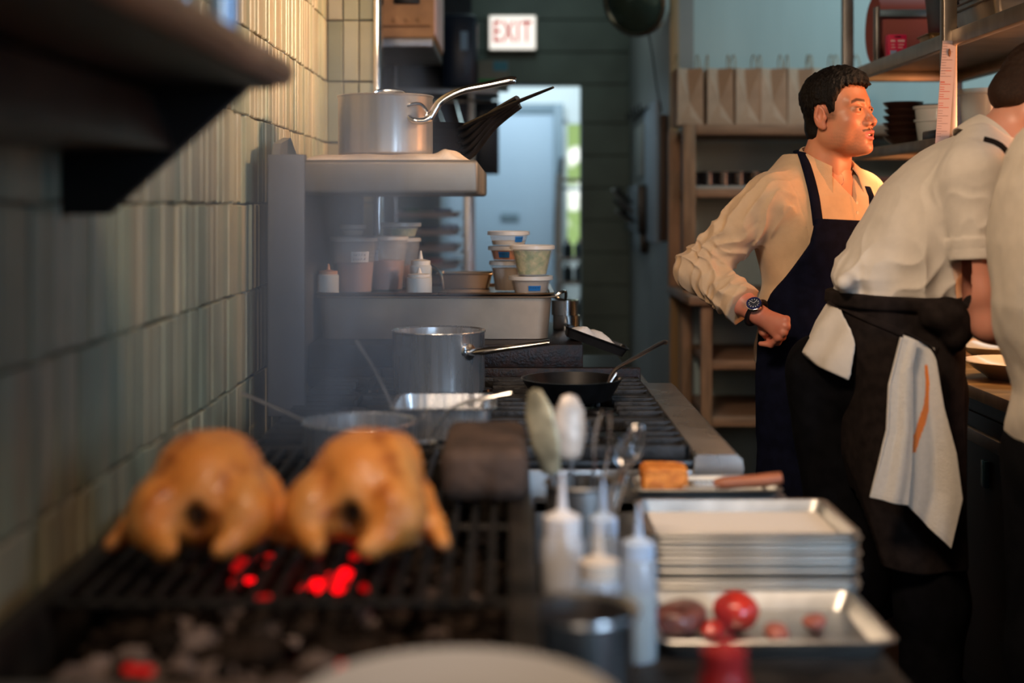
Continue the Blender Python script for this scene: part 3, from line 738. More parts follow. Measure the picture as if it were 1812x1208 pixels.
for gi, (qx, qy, n, sp) in enumerate(((570, 1040, 9, 22), (600, 1022, 5, 14), (450, 995, 6, 24), (425, 1030, 3, 12), (705, 1066, 1, 4), (632, 1036, 2, 12), (450, 1052, 2, 18), (640, 985, 2, 10), (590, 1185, 2, 20), (250, 1190, 2, 16))):
    for k in range(n):
        ax, ay = qx + rnd.uniform(-sp, sp) * 1.4, qy + rnd.uniform(-sp, sp) * .5
        zz = .893 if ay < 1110 else .915
        Y = (HC - zz) * F / (ay - 360); lump(bm if gi in (0, 1, 3, 4) and not (gi == 3 and k) else bmd, ((ax - 900) * Y / F, Y, zz), rnd.uniform(.007, .012), rnd)
prop(fin('dull_embers', bmd, EMD, smooth=False), 'dull red embers scattered round the brighter ones', 'embers', kind='stuff')
prop(fin('embers', bm, EMB, smooth=False), 'glowing red embers among the charcoal', 'embers', kind='stuff')
# ================================================================== FIELD MODELLING (smooth unions -> one continuous surface)
def nets(f, lo, hi, h, name=None):
    """polygonise f(X,Y,Z)=0 (negative inside) on a grid"""
    ax = [np.arange(lo[i] - h, hi[i] + 2 * h, h, dtype=np.float32) for i in range(3)]
    nx, ny, nz = map(len, ax)
    D = np.empty((nx, ny, nz), np.float32)
    st = max(1, int(3e6 / (ny * nz)))
    for i in range(0, nx, st):
        X, Y, Z = np.meshgrid(ax[0][i:i + st], ax[1], ax[2], indexing='ij')
        D[i:i + st] = f(X, Y, Z)
    neg = D < 0
    c = neg[:-1, :-1, :-1].astype(np.int8)
    for dx, dy, dz in ((1, 0, 0), (0, 1, 0), (0, 0, 1), (1, 1, 0), (1, 0, 1), (0, 1, 1), (1, 1, 1)):
        c = c + neg[dx:nx - 1 + dx, dy:ny - 1 + dy, dz:nz - 1 + dz]
    act = (c > 0) & (c < 8)
    I, J, K = np.nonzero(act)
    idx = -np.ones(act.shape, np.int64); idx[I, J, K] = np.arange(len(I))
    acc = np.zeros((len(I), 3)); cnt = np.zeros(len(I))
    corners = [(0, 0, 0), (1, 0, 0), (0, 1, 0), (1, 1, 0), (0, 0, 1), (1, 0, 1), (0, 1, 1), (1, 1, 1)]
    for a in range(8):
        for b in range(a + 1, 8):
            ca, cb = corners[a], corners[b]
            if sum(abs(p - q) for p, q in zip(ca, cb)) != 1: continue
            va = D[I + ca[0], J + ca[1], K + ca[2]]; vb = D[I + cb[0], J + cb[1], K + cb[2]]
            m = (va < 0) != (vb < 0)
            t = np.where(m, va / np.where(m, va - vb, 1), 0)
            for k in range(3): acc[:, k] += np.where(m, ca[k] + t * (cb[k] - ca[k]), 0)
            cnt += m
    V = acc / cnt[:, None]
    V = np.stack([ax[0][I] + V[:, 0] * h, ax[1][J] + V[:, 1] * h, ax[2][K] + V[:, 2] * h], 1)
    faces = []
    for axis in range(3):
        sl0 = [slice(1, -1)] * 3; sl1 = [slice(1, -1)] * 3
        sl0[axis] = slice(0, -1); sl1[axis] = slice(1, None)
        A = neg[tuple(sl0)]; B = neg[tuple(sl1)]
        P = np.argwhere(A != B)
        if len(P) == 0: continue
        off = [1, 1, 1]; off[axis] = 0
        G = P + np.array(off)
        s = A[tuple(P.T)]
        u, v = [k for k in range(3) if k != axis]
        def at(du, dv):
            q = G.copy(); q[:, u] -= du; q[:, v] -= dv; return idx[q[:, 0], q[:, 1], q[:, 2]]
        Q = np.stack([at(0, 0), at(1, 0), at(1, 1), at(0, 1)], 1)
        flip = s if axis != 1 else ~s
        Q[~flip] = Q[~flip][:, ::-1]
        faces.append(Q)
    Q = np.concatenate(faces); Q = Q[(Q >= 0).all(1)]
    return V, Q

def relax(V, Q, n=2, w=.5, keep=None):
    E = np.concatenate([Q[:, [0, 1]], Q[:, [1, 2]], Q[:, [2, 3]], Q[:, [3, 0]]])
    for _ in range(n):
        S_ = np.zeros_like(V); C_ = np.zeros(len(V))
        for a, b in ((0, 1), (1, 0)):
            np.add.at(S_, E[:, a], V[E[:, b]]); np.add.at(C_, E[:, a], 1)
        V = V + w * (S_ / np.maximum(C_, 1)[:, None] - V)
    return V

def netobj(name, f, lo, hi, h, m, parent=None, smooth_n=1, colf=None):
    V, Q = nets(f, lo, hi, h)
    if smooth_n: V = relax(V, Q, smooth_n)
    off = np.array(rootloc(parent)) if parent is not None else np.zeros(3)
    me = bpy.data.meshes.new(name)
    me.vertices.add(len(V)); me.vertices.foreach_set('co', (V - off).astype(np.float32).ravel())
    me.loops.add(Q.size); me.loops.foreach_set('vertex_index', Q.astype(np.int32).ravel())
    me.polygons.add(len(Q)); me.polygons.foreach_set('loop_start', np.arange(0, Q.size, 4, dtype=np.int32))
    me.polygons.foreach_set('use_smooth', [True] * len(Q))
    me.update(); me.validate()
    me.materials.append(m)
    o = bpy.data.objects.new(name, me); COL.objects.link(o)
    if parent is not None: o.parent = parent
    if colf is not None and len(me.vertices) == len(V): setcol(o, colf(V))
    return o

def ell(X, Y, Z, c, r, R=None):
    x, y, z = X - c[0], Y - c[1], Z - c[2]
    if R is not None: x, y, z = (R[0][0] * x + R[0][1] * y + R[0][2] * z, R[1][0] * x + R[1][1] * y + R[1][2] * z, R[2][0] * x + R[2][1] * y + R[2][2] * z)
    k0 = np.sqrt((x / r[0]) ** 2 + (y / r[1]) ** 2 + (z / r[2]) ** 2)
    k1 = np.sqrt((x / r[0] ** 2) ** 2 + (y / r[1] ** 2) ** 2 + (z / r[2] ** 2) ** 2)
    return k0 * (k0 - 1) / np.maximum(k1, 1e-6)

def seg(X, Y, Z, a, b, ra, rb, sy=1.0):
    a = np.array(a, np.float32); b = np.array(b, np.float32); d = b - a; L2 = float(d @ d)
    t = np.clip(((X - a[0]) * d[0] + (Y - a[1]) * d[1] + (Z - a[2]) * d[2]) / L2, 0, 1)
    return np.sqrt((X - a[0] - t * d[0]) ** 2 + ((Y - a[1] - t * d[1]) / sy) ** 2 + (Z - a[2] - t * d[2]) ** 2) - (ra + (rb - ra) * t)

def chain(X, Y, Z, pts, rs, k=.02, sy=1.0):
    d = None
    for p, q, r0, r1 in zip(pts, pts[1:], rs, rs[1:]):
        e = seg(X, Y, Z, p, q, r0, r1, sy); d = e if d is None else smin(d, e, k)
    return d

def smin(a, b, k):
    h = np.clip(.5 + .5 * (b - a) / k, 0, 1); return b + (a - b) * h - k * h * (1 - h)
def smax(a, b, k): return -smin(-a, -b, k)

def rotm(fwd, up=(0, 0, 1)):
    """rows: forward, left, up"""
    f = Vector(fwd).normalized(); l = Vector(up).cross(f).normalized(); u = f.cross(l)
    return np.array([f[:], l[:], u[:]])

def wob(X, Y, Z, s, seed=0):
    """cheap smooth noise in about -1..1"""
    r = np.random.RandomState(seed); o = 0
    for k in range(5):
        d = r.normal(size=3); d *= s * (0.7 + .5 * k) / np.linalg.norm(d); p = r.rand() * 6.28
        o = o + np.sin(X * d[0] + Y * d[1] + Z * d[2] + p + 1.3 * np.sin(Y * d[2] * .7 + X * d[1] * .6 + Z * d[0] * .5)) / (1 + .35 * k)
    return o / 2.2

# ------------------------------------------------------------------ chickens on the grill
CHK = attr_mat('roast_skin', rough=.42, sss=.10, spec=.5, bump=.25, bscale=160, coat=.15, var=.25, vscale=28)
def chicken(cx, cy, rz, label, flip=1):
    t = thing('roast_chicken', label, 'chicken', (cx, cy, .943), 0, 'chickens on the charcoal grill')
    c, s = math.cos(rz), math.sin(rz)
    def f(X, Y, Z):
        x = (X - cx) * c + (Y - cy) * s; y = -(X - cx) * s + (Y - cy) * c; z = Z - .943; x = x * flip / .93
        d = ell(x, y, z, (0, .02, .074), (.079, .105, .070))
        d = smin(d, ell(x, y, z, (.02, .035, .105), (.052, .085, .042)), .025)
        d = smin(d, ell(x, y, z, (-.02, .035, .105), (.050, .085, .040)), .02)
        for sx in (-1, 1):
            d = smin(d, ell(x, y, z, (sx * .058, -.040, .060), (.042, .060, .046)), .018)
            d = smin(d, seg(x, y, z, (sx * .070, -.06, .050), (sx * .040, -.105, .030), .028, .017), .012)
            d = smin(d, seg(x, y, z, (sx * .040, -.105, .030), (sx * .034, -.118, .030), .015, .012), .006)
        d = smin(d, seg(x, y, z, (.075, .05, .075), (.105, .0, .05), .024, .018), .012)
        d = smin(d, seg(x, y, z, (.105, .0, .05), (.118, -.035, .022), .018, .011), .010)
        d = smin(d, seg(x, y, z, (-.07, .05, .06), (-.100, .0, .032), .022, .018), .012)
        d = smin(d, seg(x, y, z, (-.100, .0, .032), (-.122, -.04, .018), .018, .011), .010)
        d = smax(d, -ell(x, y, z, (-.004, -.088, .060), (.014, .04, .019)), .014)
        d = d + .002 * wob(x, y, z, 70, 3) + .0008 * wob(x, y, z, 220, 4)
        return smax(d, -z + .001, .006)
    def col(V):
        x = ((V[:, 0] - cx) * c + (V[:, 1] - cy) * s) * flip; y = -(V[:, 0] - cx) * s + (V[:, 1] - cy) * c; z = V[:, 2] - .943
        n = .5 + .5 * wob(x, y, z, 38, 8); n2 = .5 + .5 * wob(x, y, z, 90, 11)
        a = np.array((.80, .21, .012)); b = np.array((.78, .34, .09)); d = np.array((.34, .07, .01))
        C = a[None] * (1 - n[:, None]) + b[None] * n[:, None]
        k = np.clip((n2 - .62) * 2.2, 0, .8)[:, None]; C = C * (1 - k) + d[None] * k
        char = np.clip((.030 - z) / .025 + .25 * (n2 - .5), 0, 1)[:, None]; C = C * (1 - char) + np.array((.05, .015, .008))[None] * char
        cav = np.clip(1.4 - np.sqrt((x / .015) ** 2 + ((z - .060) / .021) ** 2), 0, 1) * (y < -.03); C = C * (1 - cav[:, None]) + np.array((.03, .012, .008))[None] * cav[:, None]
        return C
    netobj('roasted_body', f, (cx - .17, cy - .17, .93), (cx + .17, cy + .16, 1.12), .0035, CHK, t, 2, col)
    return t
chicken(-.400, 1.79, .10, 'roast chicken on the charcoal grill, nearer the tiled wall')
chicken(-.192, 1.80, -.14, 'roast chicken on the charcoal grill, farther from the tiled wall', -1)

# ------------------------------------------------------------------ overhead shelf over the grill
OS = thing('overhead_shelf', 'dark steel overhead shelf bracketed to the tiled wall above the grill', 'shelf', (-.45, 1.2, 1.47))
LIPM = mat('highlit_steel_lip', (.52, .36, .25), .5, .8, var=.2, vscale=10)  # orange highlight along the lip is put into its base colour
DKST = mat('blackened_steel', (.02, .02, .022), .45, .6, var=.3, vscale=6)
bm = NB(); prism(bm, [(-.598, 1.556), (-.315, 1.556), (-.315, 1.568), (-.598, 1.590)], 'y', .2, 1.83); fin('deck', bm, DKST, OS, smooth=False)
bm = NB(); pts = [(-.322, 1.562)]
for k in range(9):
    a = math.radians(-90 + 180 * k / 8); pts.append((-.309 + .016 * math.cos(a), 1.578 + .018 * math.sin(a)))
pts.append((-.322, 1.594)); prism(bm, pts, 'y', .2, 1.85)
bm2 = NB(); prism(bm2, [(-.598, 1.556), (-.322, 1.556), (-.322, 1.594), (-.598, 1.594)], 'y', 1.832, 1.85); join(bm, bm2)
fin('rolled_lip', bm, LIPM, OS)
bm = NB(); prism(bm, [(-.598, 1.470), (-.448, 1.472), (-.468, 1.548), (-.598, 1.550)], 'y', .2, 1.815); fin('rail_box', bm, mat('brown_steel', (.14, .10, .08), .4, .9, var=.25, vscale=6), OS)
bm = NB(); prism(bm, [(-.600, 1.385), (-.540, 1.385), (-.442, 1.473), (-.351, 1.555), (-.600, 1.555)], 'y', 1.82, 1.845); fin('end_bracket', bm, DKST, OS, smooth=False)
for (x, y, r, h, m, l) in ((-.365, 1.74, .020, .10, mat('blue_tinted_glass', (.30, .48, .75), .12, .4), 'bluish tumbler on the overhead shelf near its end'),
                           (-.395, 1.62, .022, .10, CHROME, 'steel cup on the overhead shelf farther from its end')):
    bm = NB(); lathe(bm, [(0, 0), (r * .85, 0), (r, h), (r - .002, h), (r * .82, .003), (0, .003)], (x, y, 1.5945), 24)
    prop(fin('cup', bm, m), l, 'cup')
bm = NB(); lathe(bm, [(0, 0), (.020, 0), (.030, .012), (.028, .014), (.018, .004), (0, .004)], (-.345, 1.80, 1.5945), 24); prop(fin('small_dish', bm, mat('pale_dish', (.6, .48, .42), .3)), 'small pale dish at the end of the overhead shelf', 'dish')

# ------------------------------------------------------------------ prep ledge, trays and bottles in the foreground
LD = thing('prep_table', 'dark steel prep table beside the charcoal grill carrying trays and bottles', 'table', (.35, 1.9, 0))
bm = NB(); box(bm, .045, .535, 1.30, 2.40, .735, .762, .004); fin('table_top', bm, SOOT, LD)
bm = NB(); box(bm, .045, .50, 2.405, 2.425, .735, .874, .003); box(bm, .045, .50, 2.405, 2.436, .850, .874, .003); box(bm, .37, .50, 2.43, 2.566, .860, .874, .003); fin('raised_ledge', bm, STEEL_D, LD)
for x in (.09, .50):
    for y in (1.34, 2.36):
        bm = NB(); box(bm, x - .018, x + .018, y - .018, y + .018, 0, .736, .003); fin('leg', bm, STEEL_D, LD)
bm = NB(); box(bm, .09, .50, 1.33, 2.36, .22, .24, .003); fin('under_shelf', bm, STEEL_D, LD)
bm = NB(); box(bm, -.60, .045, 1.02, 1.29, .920, .945, .004); box(bm, -.6, .045, 1.04, 1.27, 0, .92, .004)
FT = prop(fin('side_counter', bm, STEEL_D), 'narrow steel side counter in front of the charcoal grill', 'counter')
# sheet pans
g = 'aluminium sheet pans stacked beside the grill'
bm = NB(); pan_rect(bm, 0, 0, 0, .163, .121, .026, r=.018, taper=.010, lip=.006); sp0 = fin('sheet_pan', bm, ALU); n_ = 11
for k in range(n_):
    o = sp0 if k == 0 else dup(sp0)
    o.location = (.391 + .002 * math.sin(k * 2.3), 2.270 + .002 * math.cos(k * 1.7), .7625 + .0084 * k + (.006 if k > 2 else 0))
    pos = 'topmost, lined with white paper' if k == n_ - 1 else 'lowest' if k == 0 else '%s from the top' % ('second third fourth fifth sixth seventh eighth ninth tenth'.split()[n_ - 2 - k])
    prop(o, 'aluminium sheet pan in the tall stack by the stove, ' + pos, 'tray', g)
bm = NB(); box(bm, .391 - .149, .391 + .149, 2.270 - .107, 2.270 + .107, .8585, .860)
o = fin('paper_liner', bm, mat('white_liner_paper', (.84, .76, .68), .8)); prop(o, 'white paper liner in the topmost stacked sheet pan', 'paper')
FPN = thing('sheet_pan', 'aluminium sheet pan holding red tomato pieces and dark meat, nearest the camera', 'tray', (.375, 2.02, .7625), 0, None)
bm = NB(); pan_rect(bm, .377, 2.02, .7625, .163, .121, .026, r=.018, taper=.014, lip=.006); fin('pan_body', bm, ALU, FPN)
def blob(name, c, r, m, label, cat, group=None, seed=1, amp=.12):
    b = NB(); bmesh.ops.create_icosphere(b, subdivisions=3, radius=1); rr = random.Random(seed); ph = [rr.random() * 6 for _ in range(6)]
    for v in b.verts:
        k = 1 + amp * (math.sin(3 * v.co.x + ph[0]) + math.sin(4 * v.co.y + ph[1]) + math.sin(5 * v.co.z + ph[2])) / 2
        v.co = Vector((v.co.x * r[0], v.co.y * r[1], v.co.z * r[2])) * k
    b.transform(Matrix.Rotation(ph[3], 4, 'Z')); zmin = min(v.co.z for v in b.verts)
    bmesh.ops.translate(b, verts=b.verts, vec=Vector((c[0], c[1], c[2] - zmin)))
    return prop(fin(name, b, m), label, cat, group)
RED = mat('tomato_red', (.62, .035, .02), .28, var=.15, vscale=30, coat=.5); MEAT = mat('dark_meat', (.16, .05, .035), .4, var=.4, vscale=40, coat=.4); PINK = mat('pink_meat', (.42, .13, .09), .45, var=.3, vscale=40)
zt = .7640
blob('tomato', (.338, 2.02, zt), (.034, .034, .030), RED, 'large red tomato in the nearest sheet pan', 'tomato', seed=2, amp=.05)
blob('tomato_piece', (.30, 1.985, zt), (.022, .018, .012), RED, 'small red tomato piece in the nearest pan between the meat and the tomato', 'tomato', seed=4)
blob('meat_piece', (.256, 2.01, zt), (.036, .050, .024), MEAT, 'long dark meat piece in the nearest sheet pan beside the tomato', 'meat', seed=5)
blob('meat_piece', (.392, 1.985, zt), (.026, .018, .012), PINK, 'pinkish meat piece in the nearest pan just past the tomato', 'meat', seed=6)
blob('meat_piece', (.455, 2.015, zt), (.024, .016, .013), PINK, 'pinkish meat piece alone at the far side of the nearest pan', 'meat', seed=8)
# tray with fried bread and spatula
bm = NB(); pan_rect(bm, .355, 2.478, .8745, .128, .060, .016, r=.012, taper=.006, lip=.006); prop(fin('small_tray', bm, ALU), 'narrow metal tray under the fried bread at the stove end', 'tray')
def fb(X, Y, Z):
    d = np.maximum(np.maximum(np.abs(X - .284) - .046, np.abs(Y - 2.475) - .036), np.abs(Z - .902) - .026)
    q = np.sqrt(np.maximum(np.abs(X - .284) - .032, 0) ** 2 + np.maximum(np.abs(Y - 2.475) - .022, 0) ** 2 + np.maximum(np.abs(Z - .9005) - .014, 0) ** 2) - .010
    return np.maximum(q, -1) + .0022 * wob(X, Y, Z, 120, 5)
o = netobj('fried_bread', fb, (.225, 2.43, .872), (.345, 2.52, .94), .0025, mat('golden_crust', (.78, .26, .04), .6, col2=(.50, .13, .015), vscale=70, bump=.5, bscale=200), None, 1)
prop(o, 'thick golden orange fried bread on the narrow tray', 'bread')
SPT = thing('spatula', 'slotted metal spatula with a brown wooden handle on the narrow tray', 'spatula', (.4, 2.46, .89))
bm = NB(); tube(bm, catmull([(.372, 2.455, .892), (.40, 2.452, .896), (.45, 2.448, .900), (.492, 2.446, .906)], 6), [.010, .0145, .0135, .0150, .013], 14, .8); fin('handle', bm, mat('brown_wood_handle', (.32, .10, .045), .45, var=.25, vscale=20, stretch=(.3, 4, 4)), SPT)
bm = NB()
for k in range(6): box(bm, .318 + .0095 * k, .3235 + .0095 * k, 2.432, 2.476, .8915, .8935)
box(bm, .312, .376, 2.426, 2.433, .8910, .894); box(bm, .312, .376, 2.475, 2.481, .8910, .894); fin('blade', bm, CHROME, SPT)

# utensil crock with spoons and tongs
UC = thing('utensil_crock', 'round steel crock of tongs and large spoons standing behind the squeeze bottles', 'crock', (.115, 2.17, .7625))
bm = NB(); lathe(bm, [(0, 0), (.052, 0), (.055, .01), (.055, .185), (.060, .19), (.058, .194), (.052, .19), (.052, .01), (0, .008)], (.115, 2.17, .7625), 40); fin('crock_body', bm, STEEL_D, UC)
def spoon(x0, y0, z0, x1, y1, z1, w, hh, m, label, yaw=0):
    t = thing('large_spoon', label, 'spoon', (x0, y0, z0))
    a = Vector((x0, y0, z0)); b = Vector((x1, y1, z1)); d = (b - a).normalized()
    bm = NB(); tube(bm, [a, b - d * hh], [.005, .006], 8, .6); fin('handle', bm, STEEL_D, t)
    bm = NB(); lathe(bm, [(0, -.5), (.30, -.42), (.48, -.1), (.44, .25), (.22, .46), (0, .5)], seg=24)
    for v in bm.verts: v.co = Vector((v.co.x * w, v.co.y * .018, v.co.z * hh * 1.25))
    M = Matrix.Translation(b - d * hh * .45) @ d.to_track_quat('Z', 'Y').to_matrix().to_4x4() @ Matrix.Rotation(yaw, 4, 'Z'); bm.transform(M)
    fin('bowl', bm, m, t); return t
OLV = mat('stained_spoon', (.42, .38, .26), .45, .3, var=.4, vscale=25); PALE = mat('pale_stained_spoon', (.50, .42, .35), .45, .2, var=.3, vscale=25)
spoon(.110, 2.165, .775, .045, 2.19, 1.082, .060, .118, OLV, 'large olive stained spoon leaning out of the steel crock', 1.35)
spoon(.105, 2.15, .775, .098, 2.19, 1.078, .056, .088, PALE, 'large pale spoon standing upright in the steel crock')
TG = thing('tongs', 'dark steel tongs standing in the steel crock', 'tongs', (.13, 2.17, .78))
for s in (-1, 1):
    bm = NB(); tube(bm, catmull([(.135, 2.17, .775), (.142 + .006 * s, 2.175, .93), (.150 + .012 * s, 2.18, 1.02), (.156 + .006 * s, 2.18, 1.065)], 6), [.006, .008, .009, .006], 8, .35); fin('arm', bm, CHROME, TG)
WK = thing('whisk', 'small metal whisk tilted in the steel crock beside the tongs', 'whisk', (.14, 2.16, .78))
bm = NB(); tube(bm, [(.130, 2.15, .78), (.185, 2.17, .97)], .006, 8); fin('handle', bm, CHROME, WK)
bm = NB()
for k in range(6):
    a = math.pi * k / 6
    tube(bm, catmull([(.185, 2.17, .97), (.190 + .022 * math.cos(a), 2.17 + .022 * math.sin(a), 1.0), (.205 + .01 * math.cos(a), 2.17 + .01 * math.sin(a), 1.04), (.207, 2.17, 1.045), (.205 - .01 * math.cos(a), 2.17 - .01 * math.sin(a), 1.04), (.190 - .022 * math.cos(a), 2.17 - .022 * math.sin(a), 1.0), (.185, 2.17, .97)], 4), .0009, 5)
fin('wire_loops', bm, CHROME, WK)
GRN = mat('green_sauce', (.30, .33, .14), .4); BLUEISH = mat('clear_bottle_plastic', (.62, .70, .80), .15, alpha=.55, spec=.9)
squeeze(.075, 1.90, .7625, .030, .262, 'white topped squeeze bottle of pale sauce among the nearest bottles', mat('milky_plastic', (.70, .68, .68), .3, alpha=.8), fill=mat('pale_sauce', (.55, .52, .42), .5), capm=mat('white_cap', (.85, .82, .82), .35))
squeeze(.120, 1.80, .7625, .030, .215, 'squeeze bottle of green sauce nearest the front steel container', BLUEISH, fill=GRN)
squeeze(.182, 1.90, .7625, .026, .215, 'squeeze bottle of green sauce beside the stacked sheet pans', BLUEISH, fill=GRN, capm=mat('blue_white_cap', (.55, .66, .82), .3))
squeeze(.138, 1.98, .7625, .024, .235, 'clear bluish squeeze bottle behind the green sauce bottles', BLUEISH, capm=mat('clear_cap', (.5, .62, .8), .2))
SC = thing('steel_container', 'round steel container at the front of the prep table near the white platter', 'container', (.085, 1.55, .7625))
bm = NB(); lathe(bm, [(0, 0), (.056, 0), (.058, .006), (.058, .166), (.066, .172), (.065, .177), (.056, .172), (.055, .008), (0, .006)], (.085, 1.55, .7625), 48); fin('container_body', bm, STEEL, SC)
bm = NB(); lathe(bm, [(0, .12), (.054, .12), (.03, .128), (0, .126)], (.085, 1.55, .7625), 32); fin('contents', bm, mat('dark_sauce', (.05, .025, .015), .3), SC)
t = squeeze(.222, 1.40, .7625, .026, .235, 'red squeeze bottle standing alone at the front of the prep table', mat('red_plastic', (.45, .02, .02), .35), capm=mat('red_cap', (.55, .03, .03), .35))
PW = thing('platter', 'large white round platter nearest the camera on the steel side counter', 'plate', (-.045, 1.17, .946))
bm = NB(); lathe(bm, [(0, 0), (.085, 0), (.10, .006), (.142, .020), (.144, .022), (.140, .024), (.10, .011), (.085, .007), (0, .006)], (-.045, 1.175, .946), 64); fin('plate_body', bm, mat('white_glaze', (.74, .70, .66), .25, coat=.5), PW)
# ================================================================== RIGHT SIDE: pass counter, shelves, wooden unit
CT = thing('pass_counter', 'long pass counter with a warm brown top and dark refrigerated base', 'counter', (1.5, 3.6, 0))
CTM = mat('brown_steel_counter', (.42, .27, .13), .34, .75, var=.2, vscale=5, stretch=(1, 4, 1), rvar=.1)
bm = NB(); box(bm, 1.22, 1.78, 2.3, 5.0, .885, .920, .004); fin('counter_top', bm, CTM, CT)
DKB2 = mat('dark_base_panel', (.022, .018, .015), .4, .3)
bm = NB(); box(bm, 1.26, 1.76, 2.32, 4.98, .08, .885, .003); fin('base_cabinet', bm, DKB2, CT)
BRS = mat('bronze_edge', (.20, .14, .06), .4, .8)
for k, y in enumerate((3.02, 3.60, 4.18)):
    bm = NB(); box(bm, 1.248, 1.262, y - .27, y + .27, .14, .84, .004); dr = fin('door', bm, DKB2, CT)
    bm = NB(); box(bm, 1.232, 1.249, y - .25, y + .22, .765, .80, .004); fin('handle', bm, STEEL_D, dr)
    bm = NB(); box(bm, 1.238, 1.262, y + .276, y + .300, .10, .86, .003); fin('door_post', bm, BRS, CT)
bm = NB(); box(bm, 1.236, 1.249, 3.52, 3.555, .66, .73, .002); fin('display', bm, mat('blue_display', (.03, .10, .16), .2), CT)
for y in (2.4, 4.9):
    for x in (1.32, 1.7):
        bm = NB(); cyl(bm, (x, y), .02, 0, .082, 12); fin('leg', bm, STEEL_D, CT)
# overshelf on posts
PS = thing('pass_shelf', 'two tier steel shelf on square posts above the pass counter', 'shelf', (1.42, 3.8, .92))
SHM = mat('warm_shelf_steel', (.34, .28, .22), .36, .9, var=.15, vscale=6, stretch=(1, 3, 1))
for (x, y) in ((1.20, 3.74), (1.20, 4.86), (1.59, 3.74), (1.59, 4.86)):
    bm = NB(); box(bm, x, x + .038, y, y + .038, .9205 if x < 1.3 else .9205, 2.45, .004); fin('post', bm, SHM if y < 4 else STEEL_D, PS)
for (z0, z1, y0) in ((1.835, 1.878, 2.2), (1.556, 1.588, 3.7)):
    bm = NB(); box(bm, 1.24, 1.63, y0, 4.86, z1 - .006, z1 - .001, .001); box(bm, 1.222, 1.250, y0, 4.86, z0, z1, .003); box(bm, 1.60, 1.635, y0, 4.86, z0, z1, .003); box(bm, 1.22, 1.635, 4.83, 4.862, z0, z1, .003)
    fin('shelf_board', bm, SHM, PS)
# paper scale on the post
PP = thing('paper_strip', 'white ruled paper strip with red lines hung on the shelf post', 'paper', (1.21, 3.73, 1.8))
def rowquad(bm, u0, u1, z0, z1, lift=.0):
    for (a, b) in ((0, 1),):
        k0 = .022 * (1.85 - z0) / .29; k1 = .022 * (1.85 - z1) / .29
        box(bm, 0, 1, 0, 1, 0, 1) if False else None
        v = [bm.verts.new((1.195 + u0 - k0, 3.7345 - lift - .012 * (1.85 - z0), z0)), bm.verts.new((1.195 + u1 - k0, 3.7345 - lift - .012 * (1.85 - z0), z0)),
             bm.verts.new((1.195 + u1 - k1, 3.7345 - lift - .012 * (1.85 - z1), z1)), bm.verts.new((1.195 + u0 - k1, 3.7345 - lift - .012 * (1.85 - z1), z1))]
        bm.faces.new(v)
bm = NB(); rowquad(bm, 0, .038, 1.56, 1.848); o = fin('sheet', bm, mat('ruled_paper', (.36, .32, .36), .7), PP, smooth=False)
md = o.modifiers.new('thick', 'SOLIDIFY'); md.thickness = .0006
for (m, zs) in ((mat('red_rule', (.34, .10, .10), .7), [1.765 - .004 * 0, 1.735, 1.733, 1.728, 1.72, 1.714, 1.708, 1.70, 1.694, 1.688, 1.676, 1.670, 1.664]), (mat('grey_rule', (.22, .19, .22), .7), [1.84 - .0075 * k for k in range(13)] + [1.655 - .007 * k for k in range(11)])):
    bm = NB()
    for k, z in enumerate(zs): rowquad(bm, .002, .014 if k % 3 else .030, z - .0008, z + .0008, .0016)
    fin('printed_lines', bm, m, PP, smooth=False)
bm = NB(); lathe(bm, [(0, 0), (.5, .001), (.4, .003), (0, .004)], seg=20); bm.transform(Matrix.Translation((1.213, 3.733, 1.815)) @ Matrix.Rotation(math.pi / 2, 4, 'X') @ Matrix.Diagonal((.008, .022, 1, 1))); fin('clip', bm, mat('brown_clip', (.14, .06, .03), .4), PP)

# things on the lower pass shelf
ZL = 1.5885
BRB = mat('glossy_dark_brown_glaze', (.035, .016, .012), .08, 0, coat=1.0)
bm = NB(); lathe(bm, [(0, 0), (.030, 0), (.032, .004), (.058, .022), (.066, .034), (.064, .034), (.055, .024), (.028, .006), (0, .005)], seg=40); bowl0 = fin('bowl', bm, BRB)
i = 0
ordn = 'lowest second third fourth fifth sixth seventh'.split()
for (x, y, n, lab) in ((1.31, 4.50, 6, 'left'), (1.44, 4.62, 6, 'right')):
    for k in range(n):
        o = bowl0 if i == 0 else dup(bowl0)
        o.location = (x + .002 * math.sin(k * 2), y, ZL + .0225 * k)
        prop(o, 'glossy dark brown bowl, %s of the pile %s' % (ordn[k], 'beside the man\'s face' if lab == 'left' else 'beside the clear tubs'), 'bowl', 'dark bowls piled on the lower pass shelf'); i += 1
CL2 = mat('clear_tub_plastic', (.62, .68, .70), .22, alpha=.5, spec=.7)
def tub(x, y, z, r, h, label, g=None, m=CL2):
    bm = NB(); lathe(bm, [(0, 0), (r * .80, 0), (r * .82, .003), (r * .96, h * .88), (r * 1.04, h * .9), (r * 1.05, h), (r * .97, h), (r * .80, .004), (0, .004)], seg=36)
    o = fin('clear_tub', bm, m); o.location = (x, y, z); return prop(o, label, 'tub', g)
ZT = ZL + .001
tub(1.345, 4.28, ZT, .062, .075, 'clear plastic tub at the near left of the lower pass shelf, lower of two', 'clear tubs on the lower pass shelf')
tub(1.345, 4.28, ZT + .032, .064, .085, 'clear plastic tub nested in another beside the paper strip', 'clear tubs on the lower pass shelf')
tub(1.475, 4.22, ZT, .072, .165, 'largest clear round tub on the lower pass shelf', 'clear tubs on the lower pass shelf')
tub(1.405, 4.03, ZT + .012, .036, .045, 'small low clear tub just right of the shelf post', 'clear tubs on the lower pass shelf')
tub(1.515, 4.02, ZT + .012, .040, .05, 'small clear tub just before the second man\'s head', 'clear tubs on the lower pass shelf')
